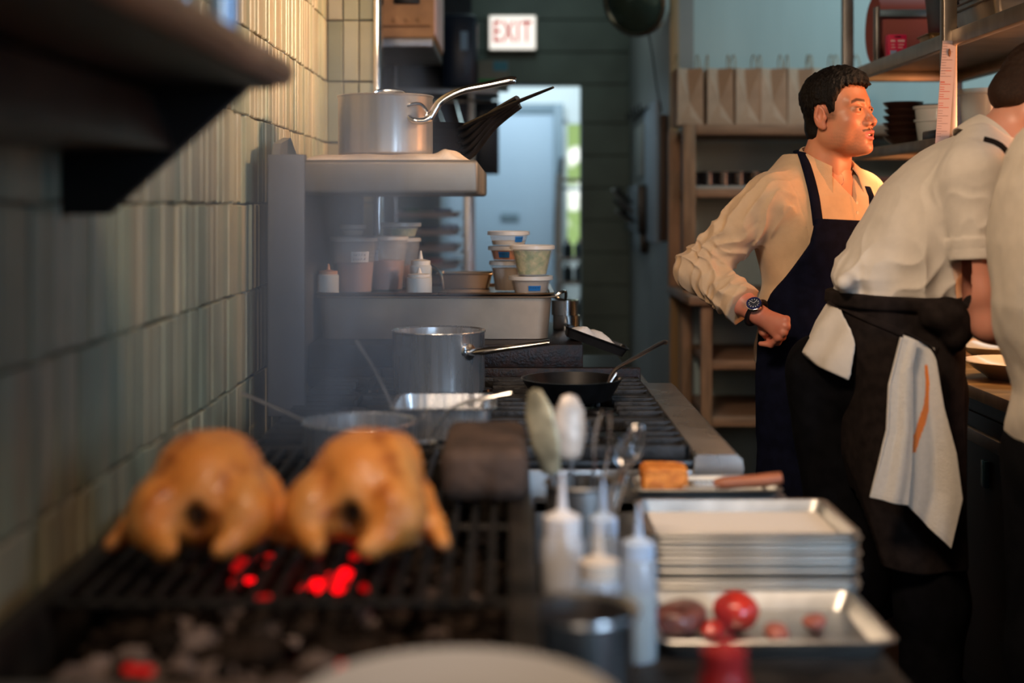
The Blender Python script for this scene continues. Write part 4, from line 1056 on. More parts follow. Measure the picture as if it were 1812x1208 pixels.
bm = NB(); box(bm, 1.33, 1.58, 3.92, 4.10, ZL + .001, ZL + .012, .002); prop(fin('flat_tray', bm, STEEL_H), 'flat bright tray on the lower pass shelf under the small tubs', 'tray')
JR = thing('glass_jar', 'clear glass jar with a metal clamp on the lower pass shelf', 'jar', (1.50, 3.98, ZL + .062))
bm = NB(); lathe(bm, [(0, 0), (.025, 0), (.028, .004), (.028, .055), (.020, .065), (.022, .075), (.019, .075), (.017, .063), (.024, .05), (.024, .006), (0, .004)], (1.515, 4.02, ZT + .066), 32); fin('jar_body', bm, mat('clear_glass', (.7, .8, .85), .05, alpha=.35, spec=1, coat=1), JR)
bm = NB(); lathe(bm, [(0, .076), (.024, .076), (.025, .086), (0, .089)], (1.515, 4.02, ZT + .066), 32); fin('jar_lid', bm, CHROME, JR)
bm = NB(); box(bm, 1.255, 1.40, 3.95, 4.12, ZL + .0005, ZL + .03, .006); prop(fin('slate_board', bm, BLK), 'flat black boards lying on the lower pass shelf edge', 'board')
# things on the upper pass shelf
ZU = 1.8785
DP = thing('paper_dispenser', 'steel roll dispenser with a pinkish red paper roll on the upper pass shelf', 'dispenser', (1.4, 4.65, ZU))
bm = NB(); lathe(bm, [(0, 0), (.115, 0), (.115, .25), (0, .25)], seg=40); bm.transform(Matrix.Translation((1.265, 4.70, ZU + .122)) @ Matrix.Rotation(math.pi / 2, 4, 'Y')); fin('paper_roll', bm, mat('pink_red_paper', (.36, .10, .09), .7), DP)
bm = NB(); box(bm, 1.235, 1.249, 4.56, 4.60, ZU, ZU + .185, .004); fin('side_arm', bm, STEEL_D, DP)
bm = NB(); box(bm, 1.531, 1.545, 4.56, 4.60, ZU, ZU + .185, .004); fin('side_arm', bm, STEEL_D, DP)
bm = NB(); box(bm, 1.245, 1.54, 4.565, 4.582, ZU + .150, ZU + .175, .003); fin('cutter_bar', bm, mat('blue_grey_steel', (.16, .24, .30), .4, .6), DP)
PB = thing('pink_box', 'small bright pink box with white print and a hang hole', 'box', (1.27, 4.4, ZU))
bm = NB(); box(bm, 1.232, 1.292, 4.40, 4.44, ZU, ZU + .07, .002); fin('carton', bm, mat('magenta_card', (.62, .015, .09), .5), PB)
bm = NB(); box(bm, 1.252, 1.272, 4.397, 4.40, ZU + .060, ZU + .064, .001); fin('hang_hole', bm, BLK, PB)
bm = NB()
for (a, b, c, d) in ((.008, .022, .045, .052), (.030, .052, .045, .053), (.010, .020, .035, .038), (.032, .050, .035, .038), (.010, .022, .026, .029), (.032, .046, .026, .029)): box(bm, 1.232 + a, 1.232 + b, 4.397, 4.40, ZU + c, ZU + d)
fin('print', bm, mat('pale_pink_print', (.75, .45, .50), .5), PB)
bm = NB(); box(bm, 1.238, 1.258, 4.397, 4.40, ZU + .004, ZU + .018); fin('blue_print', bm, mat('pale_blue_print', (.25, .35, .60), .5), PB)
for k, (x, w_, lean, l) in enumerate(((1.335, .05, -.10, 'tall black binder leaning on the upper pass shelf beside the pink roll'), (1.42, .10, -.03, 'black upright bin beside the shelf post on the upper pass shelf'))):
    bm = NB(); M = Matrix.Translation((x, 4.05 + .02 * k, ZU + .004)) @ Matrix.Rotation(lean, 4, 'Y'); b2 = NB(); box(b2, 0, w_, 0, .25, 0, .32, .004); b2.transform(M); join(bm, b2)
    prop(fin(('binder', 'storage_bin')[k], bm, BLK), l, ('binder', 'bin')[k])
bm = NB(); pan_rect(bm, 1.315, 4.12, ZU + .001, .055, .06, .03, r=.012, taper=.008, lip=.004); prop(fin('small_steel_pan', bm, CTM), 'small steel pan on the upper pass shelf before the black binder', 'pan')
bm = NB(); pan_rect(bm, 0, 0, 0, .105, .17, .06, r=.02, taper=.012, lip=.006); pn0 = fin('hotel_pan', bm, SHM)
for k in range(5):
    o = pn0 if k == 0 else dup(pn0)
    o.location = (1.37 + .008 * k, 3.70 + .004 * k, ZU + .001 + .020 * k)
    prop(o, 'steel hotel pan in the pile on the upper pass shelf, %s' % ('lowest', 'second up', 'middle', 'fourth up', 'topmost')[k], 'pan', 'hotel pans piled on the upper pass shelf')
# plates on the counter
PL = mat('stone_glaze_plate', (.50, .44, .38), .22, coat=.6)
def plate(x, y, r, l):
    bm = NB(); lathe(bm, [(0, 0), (r * .5, 0), (r * .55, .006), (r * .97, .044), (r, .048), (r * .97, .050), (r * .55, .012), (0, .008)], seg=56); o = fin('shallow_bowl', bm, PL); o.location = (x, y, .921); prop(o, l, 'bowl')
plate(1.385, 3.72, .135, 'wide pale shallow bowl nearest the edge of the pass counter')
plate(1.50, 4.12, .135, 'wide pale shallow bowl behind the nearest one on the pass counter')
bm = NB(); pan_rect(bm, 1.49, 4.48, .921, .13, .10, .025, r=.012, taper=.006, lip=.005); prop(fin('warm_tray', bm, BR), 'bright steel tray on the pass counter behind the bowls', 'tray')

# ------------------------------------------------------------------ wooden unit with paper bags
WU = thing('wooden_shelf_unit', 'oak open shelf unit against the pale teal wall', 'shelf unit', (1.3, 5.95, 0))
for (x, y) in ((.735, 5.70), (.735, 6.22), (2.3, 5.70), (2.3, 6.22)):
    bm = NB(); box(bm, x, x + .052, y, y + .05, 1.022, 1.735, .004); fin('post', bm, WOOD, WU)
for z0, z1 in ((1.690, 1.733), (1.425, 1.462)):
    bm = NB(); box(bm, .788, 2.3, 5.70, 6.27, z0, z1, .003); fin('shelf_board', bm, WOODX, WU)
bm = NB(); box(bm, .735, 2.36, 5.52, 6.28, .985, 1.022, .004); fin('bench_top', bm, WOODX, WU)
for (x, y) in ((.79, 5.56), (.79, 6.20), (2.3, 5.56), (2.3, 6.2)):
    bm = NB(); box(bm, x, x + .045, y, y + .045, 0, .985, .004); fin('leg', bm, WOOD, WU)
for z in (.755, .52):
    bm = NB(); box(bm, .836, 2.3, 5.58, 6.24, z - .038, z, .003); fin('low_shelf', bm, WOODX, WU)
bm = NB(); box(bm, .742, .752, 6.0, 6.05, .0, .985); 
bm.free()
PAPER = mat('kraft_paper_bag', (.46, .33, .24), .8, 0, var=.08, vscale=12); TW = mat('twine', (.36, .28, .18), .9)
def bag():
    t = thing('paper_bag', 'x', 'bag', (0, 0, 0)); w2, d, h = .056, .20, .245
    bm = NB()
    v = {}
    def P(k, *c): v[k] = bm.verts.new(c)
    P('fl0', -w2, 0, 0); P('fr0', w2, 0, 0); P('bl0', -w2, d, 0); P('br0', w2, d, 0)
    P('flh', -w2 * .96, .004, h); P('frh', w2 * .96, .004, h); P('blh', -w2 * .96, d, h); P('brh', w2 * .96, d, h)
    P('fm', 0, .0, .038); P('fmh', -.006, .052, h); P('fm2', -.002, .016, .10)
    F_ = bm.faces.new
    F_((v['fl0'], v['fr0'], v['fm'])); F_((v['fl0'], v['fm'], v['fm2'], v['flh'])); F_((v['fm2'], v['fmh'], v['flh']))
    F_((v['fr0'], v['frh'], v['fm2'], v['fm'])); F_((v['frh'], v['fmh'], v['fm2']))
    F_((v['fl0'], v['flh'], v['blh'], v['bl0'])); F_((v['fr0'], v['br0'], v['brh'], v['frh'])); F_((v['bl0'], v['blh'], v['brh'], v['br0'])); F_((v['fl0'], v['bl0'], v['br0'], v['fr0']))
    fin('bag_body', bm, PAPER, t, smooth=False, local=True)
    for s in (-1, 1):
        bm = NB(); tube(bm, catmull([(s * w2 * .9, .05, h - .01), (s * w2 * .82, .055, h + .035), (s * w2 * .78, .10, h + .065), (s * w2 * .82, .145, h + .035), (s * w2 * .9, .15, h - .01)], 5), .0025, 6)
        fin('handle', bm, TW, t, local=True)
    return t
b0 = bag(); xs = (1222, 1275, 1325, 1370, 1418, 1462, 1508)
for k, x in enumerate(xs):
    X = (x - 900) * 5.78 / F
    o = b0 if k == 0 else dup(b0)
    o.location = (X, 5.78, 1.7335); o.rotation_euler = (0, 0, (.02, -.03, .06, 0, -.04, .02, .03)[k])
    o['label'] = 'brown paper bag with twine handles on the top oak shelf, ' + ('nearest the corridor corner', 'second from the corridor corner', 'third from the corridor corner', 'fourth from the corridor corner', 'close beside the man\'s head', 'hidden behind the man\'s head', 'hidden behind the man\'s face')[k]
    o['group'] = 'paper bags on the top oak shelf'
bpy.data.objects.remove  # (bags beyond the head stay hidden)
BG = mat('black_glossy_cup', (.008, .010, .014), .10, 0, coat=1)
bm = NB(); lathe(bm, [(0, 0), (.030, 0), (.034, .004), (.034, .060), (.032, .060), (.030, .006), (0, .005)], seg=28); c0 = fin('cup', bm, BG)
for k in range(6):
    o = c0 if k == 0 else dup(c0)
    o.location = ((1226 + 27.5 * k - 900) * 5.83 / F, 5.83, 1.4645 + .012)
    prop(o, 'glossy black cup on the middle oak shelf, %s' % ('nearest the corridor corner', 'second from the corridor', 'third from the corridor', 'fourth from the corridor', 'fifth from the corridor', 'touching the man\'s shoulder')[k], 'cup', 'black cups on the middle oak shelf')
bm = NB(); box(bm, .758, 1.30, 5.76, 5.92, 1.4625, 1.4745, .003); 
for v in bm.verts: v.co.x = max(v.co.x, .792)
prop(fin('cup_tray', bm, mat('pale_tray', (.42, .44, .44), .4)), 'long pale tray under the black cups', 'tray')
for k, (z, c) in enumerate(((1.463, (.30, .12, .10)), (1.489, (.34, .14, .11)))):
    bm = NB(); box(bm, 1.50, 1.80, 5.80, 6.1, z, z + .025, .008); prop(fin('folded_cloth', bm, mat('dusty_red_cloth', c, .8)), 'dusty red folded cloth on the middle oak shelf, %s of two' % ('lower', 'upper')[k], 'cloth')

# ------------------------------------------------------------------ corridor wall things (wall face at x = .75)
CW = .75
KR = thing('knife_rack', 'dark knife rack crowded with knives on the corridor wall', 'knife rack', (CW, 7.6, 1.3))
bm = NB(); box(bm, CW - .06, CW - .001, 7.25, 7.95, 1.24, 1.50, .01); box(bm, CW - .045, CW - .001, 7.3, 7.8, 1.13, 1.25, .01); fin('rack_body', bm, mat('dark_knife_block', (.012, .01, .010), .4), KR)
for k in range(6):
    y = 7.3 + .11 * k
    bm = NB(); tube(bm, [(CW - .07, y, 1.30 + .05 * (k % 3)), (CW - .15, y - .05, 1.36 + .06 * (k % 3))], [.012, .016], 8, .6); fin('knife_handle', bm, (BLK, STEEL)[k % 2], KR)
bm = NB(); box(bm, CW - .014, CW - .001, 6.75, 7.35, 1.20, 1.92, .003); o = fin('notice_board', bm, mat('pale_blue_board', (.38, .45, .58), .5)); prop(o, 'pale blue notice board hanging flat on the corridor wall', 'notice board')
bm = NB(); box(bm, CW - .010, CW - .001, 7.5, 7.95, 1.55, 1.84, .003); prop(fin('pinned_paper', bm, mat('grey_paper', (.40, .42, .42), .7)), 'grey paper pinned on the corridor wall above the knife rack', 'paper')
HK = thing('hook_rail', 'short dark hook rail high on the corridor wall', 'hook rail', (CW, 7.4, 1.9))
bm = NB(); box(bm, CW - .02, CW - .001, 7.1, 8.1, 1.90, 1.915, .003); fin('rail', bm, BLK, HK)
for k in range(5):
    bm = NB(); y = 7.2 + .2 * k; tube(bm, catmull([(CW - .02, y, 1.905), (CW - .05, y, 1.895), (CW - .055, y, 1.93)], 4), .006, 6); fin('hook', bm, BLK, HK)
bm = NB(); box(bm, CW - .035, CW - .001, 6.42, 6.52, 1.22, 1.82, .005); prop(fin('wall_bar', bm, mat('dark_brown_wood', (.06, .035, .025), .5)), 'dark upright wooden bar on the corridor wall end', 'bar')
bm = NB(); box(bm, CW - .002, .79, 6.285, 6.30, 0, 3.04, .002); prop(fin('trim_3', bm, mat('amber_wood_edge', (.30, .19, .09), .5)), kind='structure')
# round convex mirror with a hanging cord
FM = thing('convex_mirror', 'round convex mirror with steel rim hung high on the corridor wall', 'mirror', (.6, 6.2, 2.35))
M = Matrix.Translation((.575, 6.20, 2.325)) @ Vector((-.55, -.75, -.28)).normalized().to_track_quat('Z', 'Y').to_matrix().to_4x4()
bm = NB(); lathe(bm, [(0, .052), (.06, .046), (.11, .030), (.148, .004), (.148, 0), (0, 0)], seg=56); bm.transform(M); fin('glass', bm, mat('dark_green_glass', (.10, .17, .15), .12, .6), FM)
bm = NB(); lathe(bm, [(.144, 0), (.150, .010), (.165, .006), (.168, -.02), (.150, -.045), (0, -.05)], seg=56); bm.transform(M); fin('rim', bm, STEEL, FM)
bm = NB(); tube(bm, [(.60, 6.24, 2.34), (.755, 6.36, 2.42)], .015, 10); fin('arm', bm, STEEL_D, FM)
CDM = bpy.data.objects['rim']
bm = NB(); tube(bm, catmull([(.642, 6.22, 2.185), (.665, 6.26, 2.08), (.69, 6.32, 1.95), (.725, 6.42, 1.83)], 6), .004, 6); fin('cord', bm, BLK, FM)
# ================================================================== PEOPLE
def lerp3(z, zs, vs): return np.interp(z, zs, vs).astype(np.float32)

def headf(X, Y, Z, c, R, fine=True):
    """face and skull; local axes forward, left, up"""
    x, y, z = X - c[0], Y - c[1], Z - c[2]
    f = R[0][0] * x + R[0][1] * y + R[0][2] * z
    l = R[1][0] * x + R[1][1] * y + R[1][2] * z
    u = R[2][0] * x + R[2][1] * y + R[2][2] * z
    L = np.abs(l)
    d = ell(f, l, u, (-.003, 0, .032), (.089, .077, .086))
    d = smin(d, ell(f, l, u, (.028, 0, -.030), (.060, .067, .082)), .02)
    d = smin(d, ell(f, L, u, (.012, .048, -.055), (.042, .022, .036)), .022)        # jaw corner
    d = smin(d, ell(f, l, u, (.055, 0, -.088), (.034, .034, .026)), .022)           # chin
    if not fine: return smin(d, ell(f, L, u, (-.01, .078, -.005), (.02, .01, .03)), .006), f, l, u
    d = smin(d, ell(f, L, u, (.050, .042, -.022), (.026, .022, .020)), .018)        # cheekbones
    d = smin(d, ell(f, l, u, (.062, 0, -.055), (.030, .034, .028)), .016)           # muzzle
    d = smin(d, seg(f, L, u, (.078, .012, .026), (.064, .046, .028), .009, .006), .018)   # brow
    d = smax(d, -ell(f, L, u, (.094, .032, .006), (.016, .018, .011)), .012)        # sockets
    d = smin(d, seg(f, l, u, (.079, 0, .014), (.0985, 0, -.023), .0065, .0088), .010)     # nose bridge
    d = smin(d, ell(f, l, u, (.0995, 0, -.029), (.0125, .0135, .0110)), .005)
    d = smin(d, ell(f, L, u, (.0895, .0155, -.034), (.0125, .0085, .0085)), .005)
    d = smax(d, -ell(f, L, u, (.0965, .0082, -.0412), (.0065, .0038, .0042)), .002)
    d = smin(d, ell(f, L, u, (.0722, .032, .006), (.0146, .0165, .0125)), .006)     # lids
    d = smax(d, -ell(f, L, u, (.092, .0325, .0055), (.0125, .0140, .0048)), .0016)
    d = smin(d, seg(f, L, u, (.0865, .020, .0105), (.0810, .046, .0085), .0022, .0020), .003)
    # lips, slightly parted
    d = smin(d, seg(f, L, u, (.0945, .004, -.0555), (.083, .022, -.0625), .0058, .0028), .005)
    d = smin(d, seg(f, L, u, (.0925, .0, -.0735), (.083, .019, -.0665), .0066, .0030), .005)
    d = smax(d, -ell(f, l, u, (.096, 0, -.0642), (.017, .0150, .0034)), .0018)
    d = smax(d, -ell(f, l, u, (.099, 0, -.0475), (.006, .0035, .008)), .004)
    d = smax(d, -ell(f, l, u, (.092, 0, -.084), (.006, .016, .004)), .006)
    d = smin(d, ell(f, l, u, (.074, 0, -.099), (.017, .018, .014)), .010)
    # ear
    e = ell(f, L, u, (-.010, .079, -.004), (.0175, .0085, .031))
    e = smax(e, -ell(f, L, u, (-.006, .0875, .002), (.0105, .0085, .019)), .003)
    e = smin(e, seg(f, L, u, (-.021, .083, -.004), (-.010, .083, .024), .0042, .0045), .003)
    e = smin(e, ell(f, L, u, (.004, .078, -.008), (.006, .006, .008)), .004)
    e = smin(e, ell(f, L, u, (-.003, .077, -.031), (.009, .006, .009)), .006)
    d = smin(d, e, .004)
    return d, f, l, u

def hairf(X, Y, Z, c, R, top=.013, base=None, dirs=(260, 60)):
    x, y, z = X - c[0], Y - c[1], Z - c[2]
    f = R[0][0] * x + R[0][1] * y + R[0][2] * z
    l = R[1][0] * x + R[1][1] * y + R[1][2] * z
    u = R[2][0] * x + R[2][1] * y + R[2][2] * z
    L = np.abs(l)
    th = .002 + top * np.clip((u - .0) / .07, 0, 1) + .007 * np.clip((f) / .07, 0, 1) * np.clip((u - .06) / .04, 0, 1)
    d = ell(f, l, u, (-.003, 0, .032), (.089, .077, .086))
    d = smin(d, ell(f, l, u, (-.045, 0, -.028), (.052, .055, .052)), .02)
    d = d - th
    fr = np.where(f > -.2, np.interp(f, [-.13, -.06, -.034, -.026, .012, .013, .030, .034, .048, .062, .10], [-.092, -.086, -.060, .026, .032, -.004, -.006, .030, .060, .070, .074]), 0)
    g = (fr - u) * .7 + .0016 * np.sin(f * 500 + l * 300)
    d = smax(d, g.astype(np.float32), .003)
    st = .0016 * wob(f * 2.2, l * 2.6, u * .7, 190, 31) + .0012 * wob(f * 2.4, l, u * 1.2, 330, 32)
    return d + st * np.clip((u + .02) / .04, 0.3, 1) + .0024 * wob(f, l, u, 65, 6)

def facecol(V, c, R, skin=(.58, .245, .135)):
    P = (V - np.array(c)) @ np.array(R).T
    f, l, u = P[:, 0], P[:, 1], P[:, 2]; L = np.abs(l)
    C = np.tile(np.array(skin), (len(V), 1))
    def mix(m, col):
        nonlocal C
        m = np.clip(m, 0, 1)[:, None]; C = C * (1 - m) + np.array(col)[None] * m
    def soft(dist, w): return np.clip(.5 - dist / w, 0, 1)
    mix(.35 * soft(np.sqrt(((L - .045) / .022) ** 2 + ((u + .022) / .02) ** 2) - 1, .9) * (f > .03), (.66, .22, .15))
    mix(.35 * soft(np.sqrt((L / .016) ** 2 + ((u + .03) / .012) ** 2) - 1, .8) * (f > .085), (.66, .22, .15))
    mix(.30 * (f < .02) * soft(np.abs(L - .082) - .010, .006), (.70, .20, .14))
    # stubble and side fade
    n = .5 + .5 * wob(f, l, u, 900, 2)
    mix(.28 * soft(np.sqrt(((f - .045) / .05) ** 2 + ((u + .082) / .035) ** 2) - 1, .6) * n, (.18, .10, .07))
    mix(.75 * soft(np.abs(f - .012) - .020, .012) * np.clip((u + .022) / .012, 0, 1) * np.clip((.024 - u) / .02, 0, 1) * (L < .076) * (.6 + .4 * n), (.06, .035, .022))
    # brows
    by = .027 + .0045 * np.clip((L - .016) / .02, 0, 1) - .006 * np.clip((L - .038) / .014, 0, 1)
    mix(.92 * soft(np.abs(u - by) - .0042, .003) * (L > .014) * (L < .052) * (f > .04), (.055, .03, .02))
    # lashes
    mix(.9 * soft(np.abs(u - .0105) - .0012, .0016) * (L > .019) * (L < .046) * (f > .07), (.04, .02, .015))
    # moustache
    my = -.0485 - .10 * np.clip(L - .006, 0, 1) - 4.5 * np.clip(L - .010, 0, 1) ** 2
    mix(.93 * soft(np.abs(u - my) - .0031, .0028) * (L > .0025) * (L < .029) * (f > .06), (.045, .025, .018))
    # lips and mouth
    lu = -.0555 - .30 * np.clip(L - .004, 0, 1); ll = -.0735 + .36 * L
    mix(.9 * soft(np.abs(u - lu) - .0032, .002) * (L < .0225) * (f > .075), (.60, .14, .13))
    mix(.9 * soft(np.abs(u - ll) - .0050, .002) * (L < .0215) * (f > .075), (.66, .16, .15))
    mix(1.0 * soft(np.abs(u + .0642) - .0022, .0015) * (L < .015) * (f < .089) * (f > .07), (.12, .02, .02))
    # nostrils
    mix(.9 * soft(np.sqrt(((f - .101) / .0062) ** 2 + ((L - .0078) / .0036) ** 2) - 1, .4) * (u < -.034) * (u > -.045), (.07, .015, .01))
    # mole on the right cheek
    mix(soft(np.sqrt((l + .034) ** 2 + (u + .034) ** 2) - .0018, .001) * (f > .04), (.10, .04, .03))
    return C

SKIN = attr_mat('skin', rough=.42, sss=.18, spec=.4, bump=.06, bscale=500)
HAIRM = mat('black_hair', (.0045, .0032, .003), .55, 0, var=.5, vscale=120, bump=.4, bscale=420, spec=.2)
HAIRB = mat('dark_brown_hair', (.022, .011, .007), .6, 0, var=.25, vscale=200, bump=.3, bscale=600, spec=.2)
EYEM = attr_mat('eye', rough=.5, spec=.06)
def eyes(c, R, parent, gaze=(1, .03, .03)):
    R = np.array(R)
    for s in (-1, 1):
        ctr = np.array(c) + np.array((.0735, .0320 * s, .0058)) @ R
        bm = NB(); bmesh.ops.create_uvsphere(bm, u_segments=40, v_segments=28, radius=.0122); bmesh.ops.translate(bm, verts=bm.verts, vec=Vector(ctr))
        g = np.array(gaze) @ R; g /= np.linalg.norm(g)
        vs = np.array([v.co[:] for v in bm.verts])
        o = fin('eye', bm, EYEM, parent)
        dd = (vs - ctr) @ g / .0122
        C = np.tile(np.array((.50, .40, .34)), (len(vs), 1)); C[dd > .82] = (.030, .013, .008); C[dd > .955] = (.003, .002, .002)
        setcol(o, C)

def body_of(name_parent, parts, m=SKIN):
    """join several (V,Q,col) pieces in one mesh"""
    off = np.array(rootloc(name_parent)); VV = []; QQ = []; CC = []; n = 0
    for V, Q, C in parts: VV.append(V - off); QQ.append(Q + n); CC.append(C); n += len(V)
    V = np.concatenate(VV); Q = np.concatenate(QQ)
    me = bpy.data.meshes.new('body'); me.vertices.add(len(V)); me.vertices.foreach_set('co', V.astype(np.float32).ravel())
    me.loops.add(Q.size); me.loops.foreach_set('vertex_index', Q.astype(np.int32).ravel())
    me.polygons.add(len(Q)); me.polygons.foreach_set('loop_start', np.arange(0, Q.size, 4, dtype=np.int32)); me.polygons.foreach_set('use_smooth', [True] * len(Q))
    me.update(); me.materials.append(m)
    o = bpy.data.objects.new('body', me); COL.objects.link(o); o.parent = name_parent; setcol(o, np.concatenate(CC)); return o

def polyd(X, Z, pts):
    """signed distance to a polygon (negative inside) in the XZ plane"""
    d = np.full(X.shape, 1e9, np.float32); ins = np.zeros(X.shape, bool); n = len(pts)
    for i in range(n):
        ax_, az = pts[i]; bx, bz = pts[(i + 1) % n]; ex_, ez_ = bx - ax_, bz - az
        t = np.clip(((X - ax_) * ex_ + (Z - az) * ez_) / (ex_ * ex_ + ez_ * ez_), 0, 1)
        d = np.minimum(d, (X - ax_ - t * ex_) ** 2 + (Z - az - t * ez_) ** 2)
        if ez_ != 0: ins ^= ((Z < az) != (Z < bz)) & (X < ax_ + (Z - az) / ez_ * ex_)
    d = np.sqrt(d); return np.where(ins, -d, d).astype(np.float32)

def front_y(f, x, z, y0, y1):
    """first surface point met going away from the kitchen's near side"""
    ys = np.arange(y0, y1, .0015, dtype=np.float32); v = f(np.full_like(ys, x), ys, np.full_like(ys, z)); i = np.argmax(v < 0)
    return float(ys[i]) if (v < 0).any() else None

def ribbon(bm, f, pts, y0, y1, wdt, lift=.003, n=6, th=.2):
    P = []
    for q in catmull([(p[0], 0, p[1]) for p in pts], n):
        y = front_y(f, q.x, q.z, y0, y1)
        if y is not None: P.append(Vector((q.x, y - lift, q.z)))
    for _ in range(2): P = [P[0]] + [(a + b * 2 + c) / 4 for a, b, c in zip(P, P[1:], P[2:])] + [P[-1]]
    tube(bm, P, wdt / 2, 10, th, up=(.25, -1, 0)); return bm

# ------------------------------------------------------------------ man in the navy apron
YA = 3.72
MA = thing('person', 'man in a tan shirt and navy apron with a hand on his hip, looking right', 'person', (.85, YA, 0))
FA = np.array((.574, -.819)); LA = np.array((.819, .574))
HA = (.890, 3.668, 1.638); RA = rotm((.735, -.675, .085), (-.05, 0, 1))
CA = (.850, 3.73)
zsA = [.80, .93, 1.02, 1.10, 1.18, 1.28, 1.36, 1.42, 1.46, 1.50, 1.535]
rxA = [.172, .178, .176, .168, .166, .182, .192, .186, .155, .105, .066]
ryA = [.125, .130, .128, .122, .120, .128, .130, .122, .102, .078, .062]
def torsoA(X, Y, Z, g=0.0):
    x, y = X - CA[0], Y - CA[1]
    l = x * LA[0] + y * LA[1]; f = x * FA[0] + y * FA[1] + .02 * np.clip((Z - 1.3) / .2, 0, 1)
    zc = np.clip(Z, .8, 1.535)
    rx, ry = lerp3(zc, zsA, rxA) + g, lerp3(zc, zsA, ryA) + g
    k = np.sqrt((l / rx) ** 2 + (f / ry) ** 2); d = (k - 1) * np.minimum(rx, ry)
    d = np.where(k > 1, d * .95, d)
    return smax(d, np.abs(Z - 1.165) - .365 - g, .03), l, f
SR, SL = (.702, 3.625, 1.412), (.992, 3.83, 1.420)
EL, WR_ = (.512, 3.665, 1.222), (.640, 3.500, 1.112)
def armR(X, Y, Z, k=1.0):
    return smin(seg(X, Y, Z, SR, EL, .062 * k, .050 * k), seg(X, Y, Z, EL, WR_, .049 * k, .036 * k), .03)
def armL(X, Y, Z, k=1.0):
    return smin(seg(X, Y, Z, SL, (1.085, 3.90, 1.19), .062 * k, .048 * k), seg(X, Y, Z, (1.085, 3.90, 1.19), (1.02, 3.72, 1.05), .048 * k, .035 * k), .03)
def folds(X, Y, Z, p, q, fr, amp, a0, a1, seed=0):
    """creases that run round a limb from p to q, strongest between a0 and a1 along it"""
    p = np.array(p); q = np.array(q); d = q - p; L_ = np.linalg.norm(d); d = d / L_
    t = ((X - p[0]) * d[0] + (Y - p[1]) * d[1] + (Z - p[2]) * d[2]) / L_
    w_ = wob(X, Y, Z, 16, seed); w = np.clip((t - a0) / .15, 0, 1) * np.clip((a1 - t) / .15, 0, 1)
    s = np.sin(t * fr + 2.4 * w_ + 2.0 * wob(X, Y, Z, 30, seed + 1))
    v = 1 - 2 * np.abs(s) ** .75
    return amp * w * v * (.45 + .55 * np.clip(.5 + w_, 0, 1))
def crease(X, Y, Z, a, b, w, amp):
    """one fold valley along a line"""
    return amp * np.clip(1 - seg(X, Y, Z, a, b, 0, 0) / w, 0, 1)
def W3(px_, py_, Y): x, z = px(px_, py_, Y); return (x, Y, z)
def shirtA_base(X, Y, Z):
    d, l, f = torsoA(X, Y, Z, .014)
    d = smin(d, seg(X, Y, Z, (.815, 3.70, 1.490), SR, .050, .054), .06)
    d = smin(d, seg(X, Y, Z, (.925, 3.78, 1.482), SL, .045, .056), .04)
    return d, l, f
def shirtA(X, Y, Z):
    d, l, f = shirtA_base(X, Y, Z)
    # drape of the body
    s = np.sin((Z * 26 + l * 22 + 2.2 * wob(X, Y, Z, 9, 21)))
    d = d - .0040 * s * np.clip((1.40 - Z) / .15, 0, 1) - .003 * np.sin(l * 60 + Z * 18 + 3 * wob(X, Y, Z, 12, 5)) * np.clip((1.36 - Z) / .1, 0, 1)
    a = armR(X, Y, Z, 1.0) - .010
    a = a - folds(X, Y, Z, SR, EL, 17, .0052, .35, 1.25, 4) - folds(X, Y, Z, EL, WR_, 20, .0048, -.25, .95, 9) - .0030 * wob(X, Y, Z, 45, 14)
    for p_, q_, w_, am in ((W3(1364, 388, 3.60), W3(1322, 442, 3.60), .013, .007), (W3(1288, 443, 3.60), W3(1225, 428, 3.60), .010, .006), (W3(1290, 455, 3.60), W3(1245, 462, 3.59), .009, .005), (W3(1340, 395, 3.57), W3(1300, 428, 3.57), .010, .004)):
        a = a + crease(X, Y, Z, p_, q_, w_, am)
    a = a + .0022 * np.clip(1 - np.abs((X - SR[0]) * -.62 + (Y - SR[1]) * -.1 + (Z - SR[2]) * -.78 + .012) / .0025, 0, 1)
    # rolled cuff
    ax = np.array(WR_) - np.array(EL); Lc = np.linalg.norm(ax); ax = ax / Lc
    t = (X - EL[0]) * ax[0] + (Y - EL[1]) * ax[1] + (Z - EL[2]) * ax[2]
    a = a - .005 * np.clip((t - .118) / .004, 0, 1) + .003 * np.clip(1 - np.abs(t - .150) / .003, 0, 1)
    a = smax(a, t - .186, .004)
    d = smin(d, a, .022)
    d = smin(d, smax(armL(X, Y, Z) - .010, 1.06 - Z, .004), .022)
    # button strip and yoke seam
    x0 = np.clip(1 - np.abs(l - .004) / .015, 0, 1); d = d - .0022 * (x0 > .02) * (f > 0)
    d = d + .0022 * np.clip(1 - np.abs(np.abs(l) - .150 - .25 * (Z - 1.35)) / .0025, 0, 1) * (Z > 1.30) * (np.abs(l) < .19)
    d = d - .0018 * wob(X, Y, Z, 30, 2)
    # open collar: V at the throat
    dn = seg(X, Y, Z, (.862, 3.712, 1.50), (.885, 3.685, 1.60), .066, .068)
    v = np.maximum(np.abs(l - .004) - .62 * (Z - 1.405), 1.405 - Z); sh, _, _ = shirtA_base(X, Y, Z)
    v = np.maximum(v, -.016 - sh); v = np.maximum(v, -f)
    d = smax(d, -v, .002); d = smax(d, -dn, .003)
    return smax(d, .965 - Z, .003)
SHM_A = mat('tan_shirt_cotton', (.55, .375, .225), .85, 0, var=.05, vscale=30, bump=.22, bscale=700, sheen=.2)
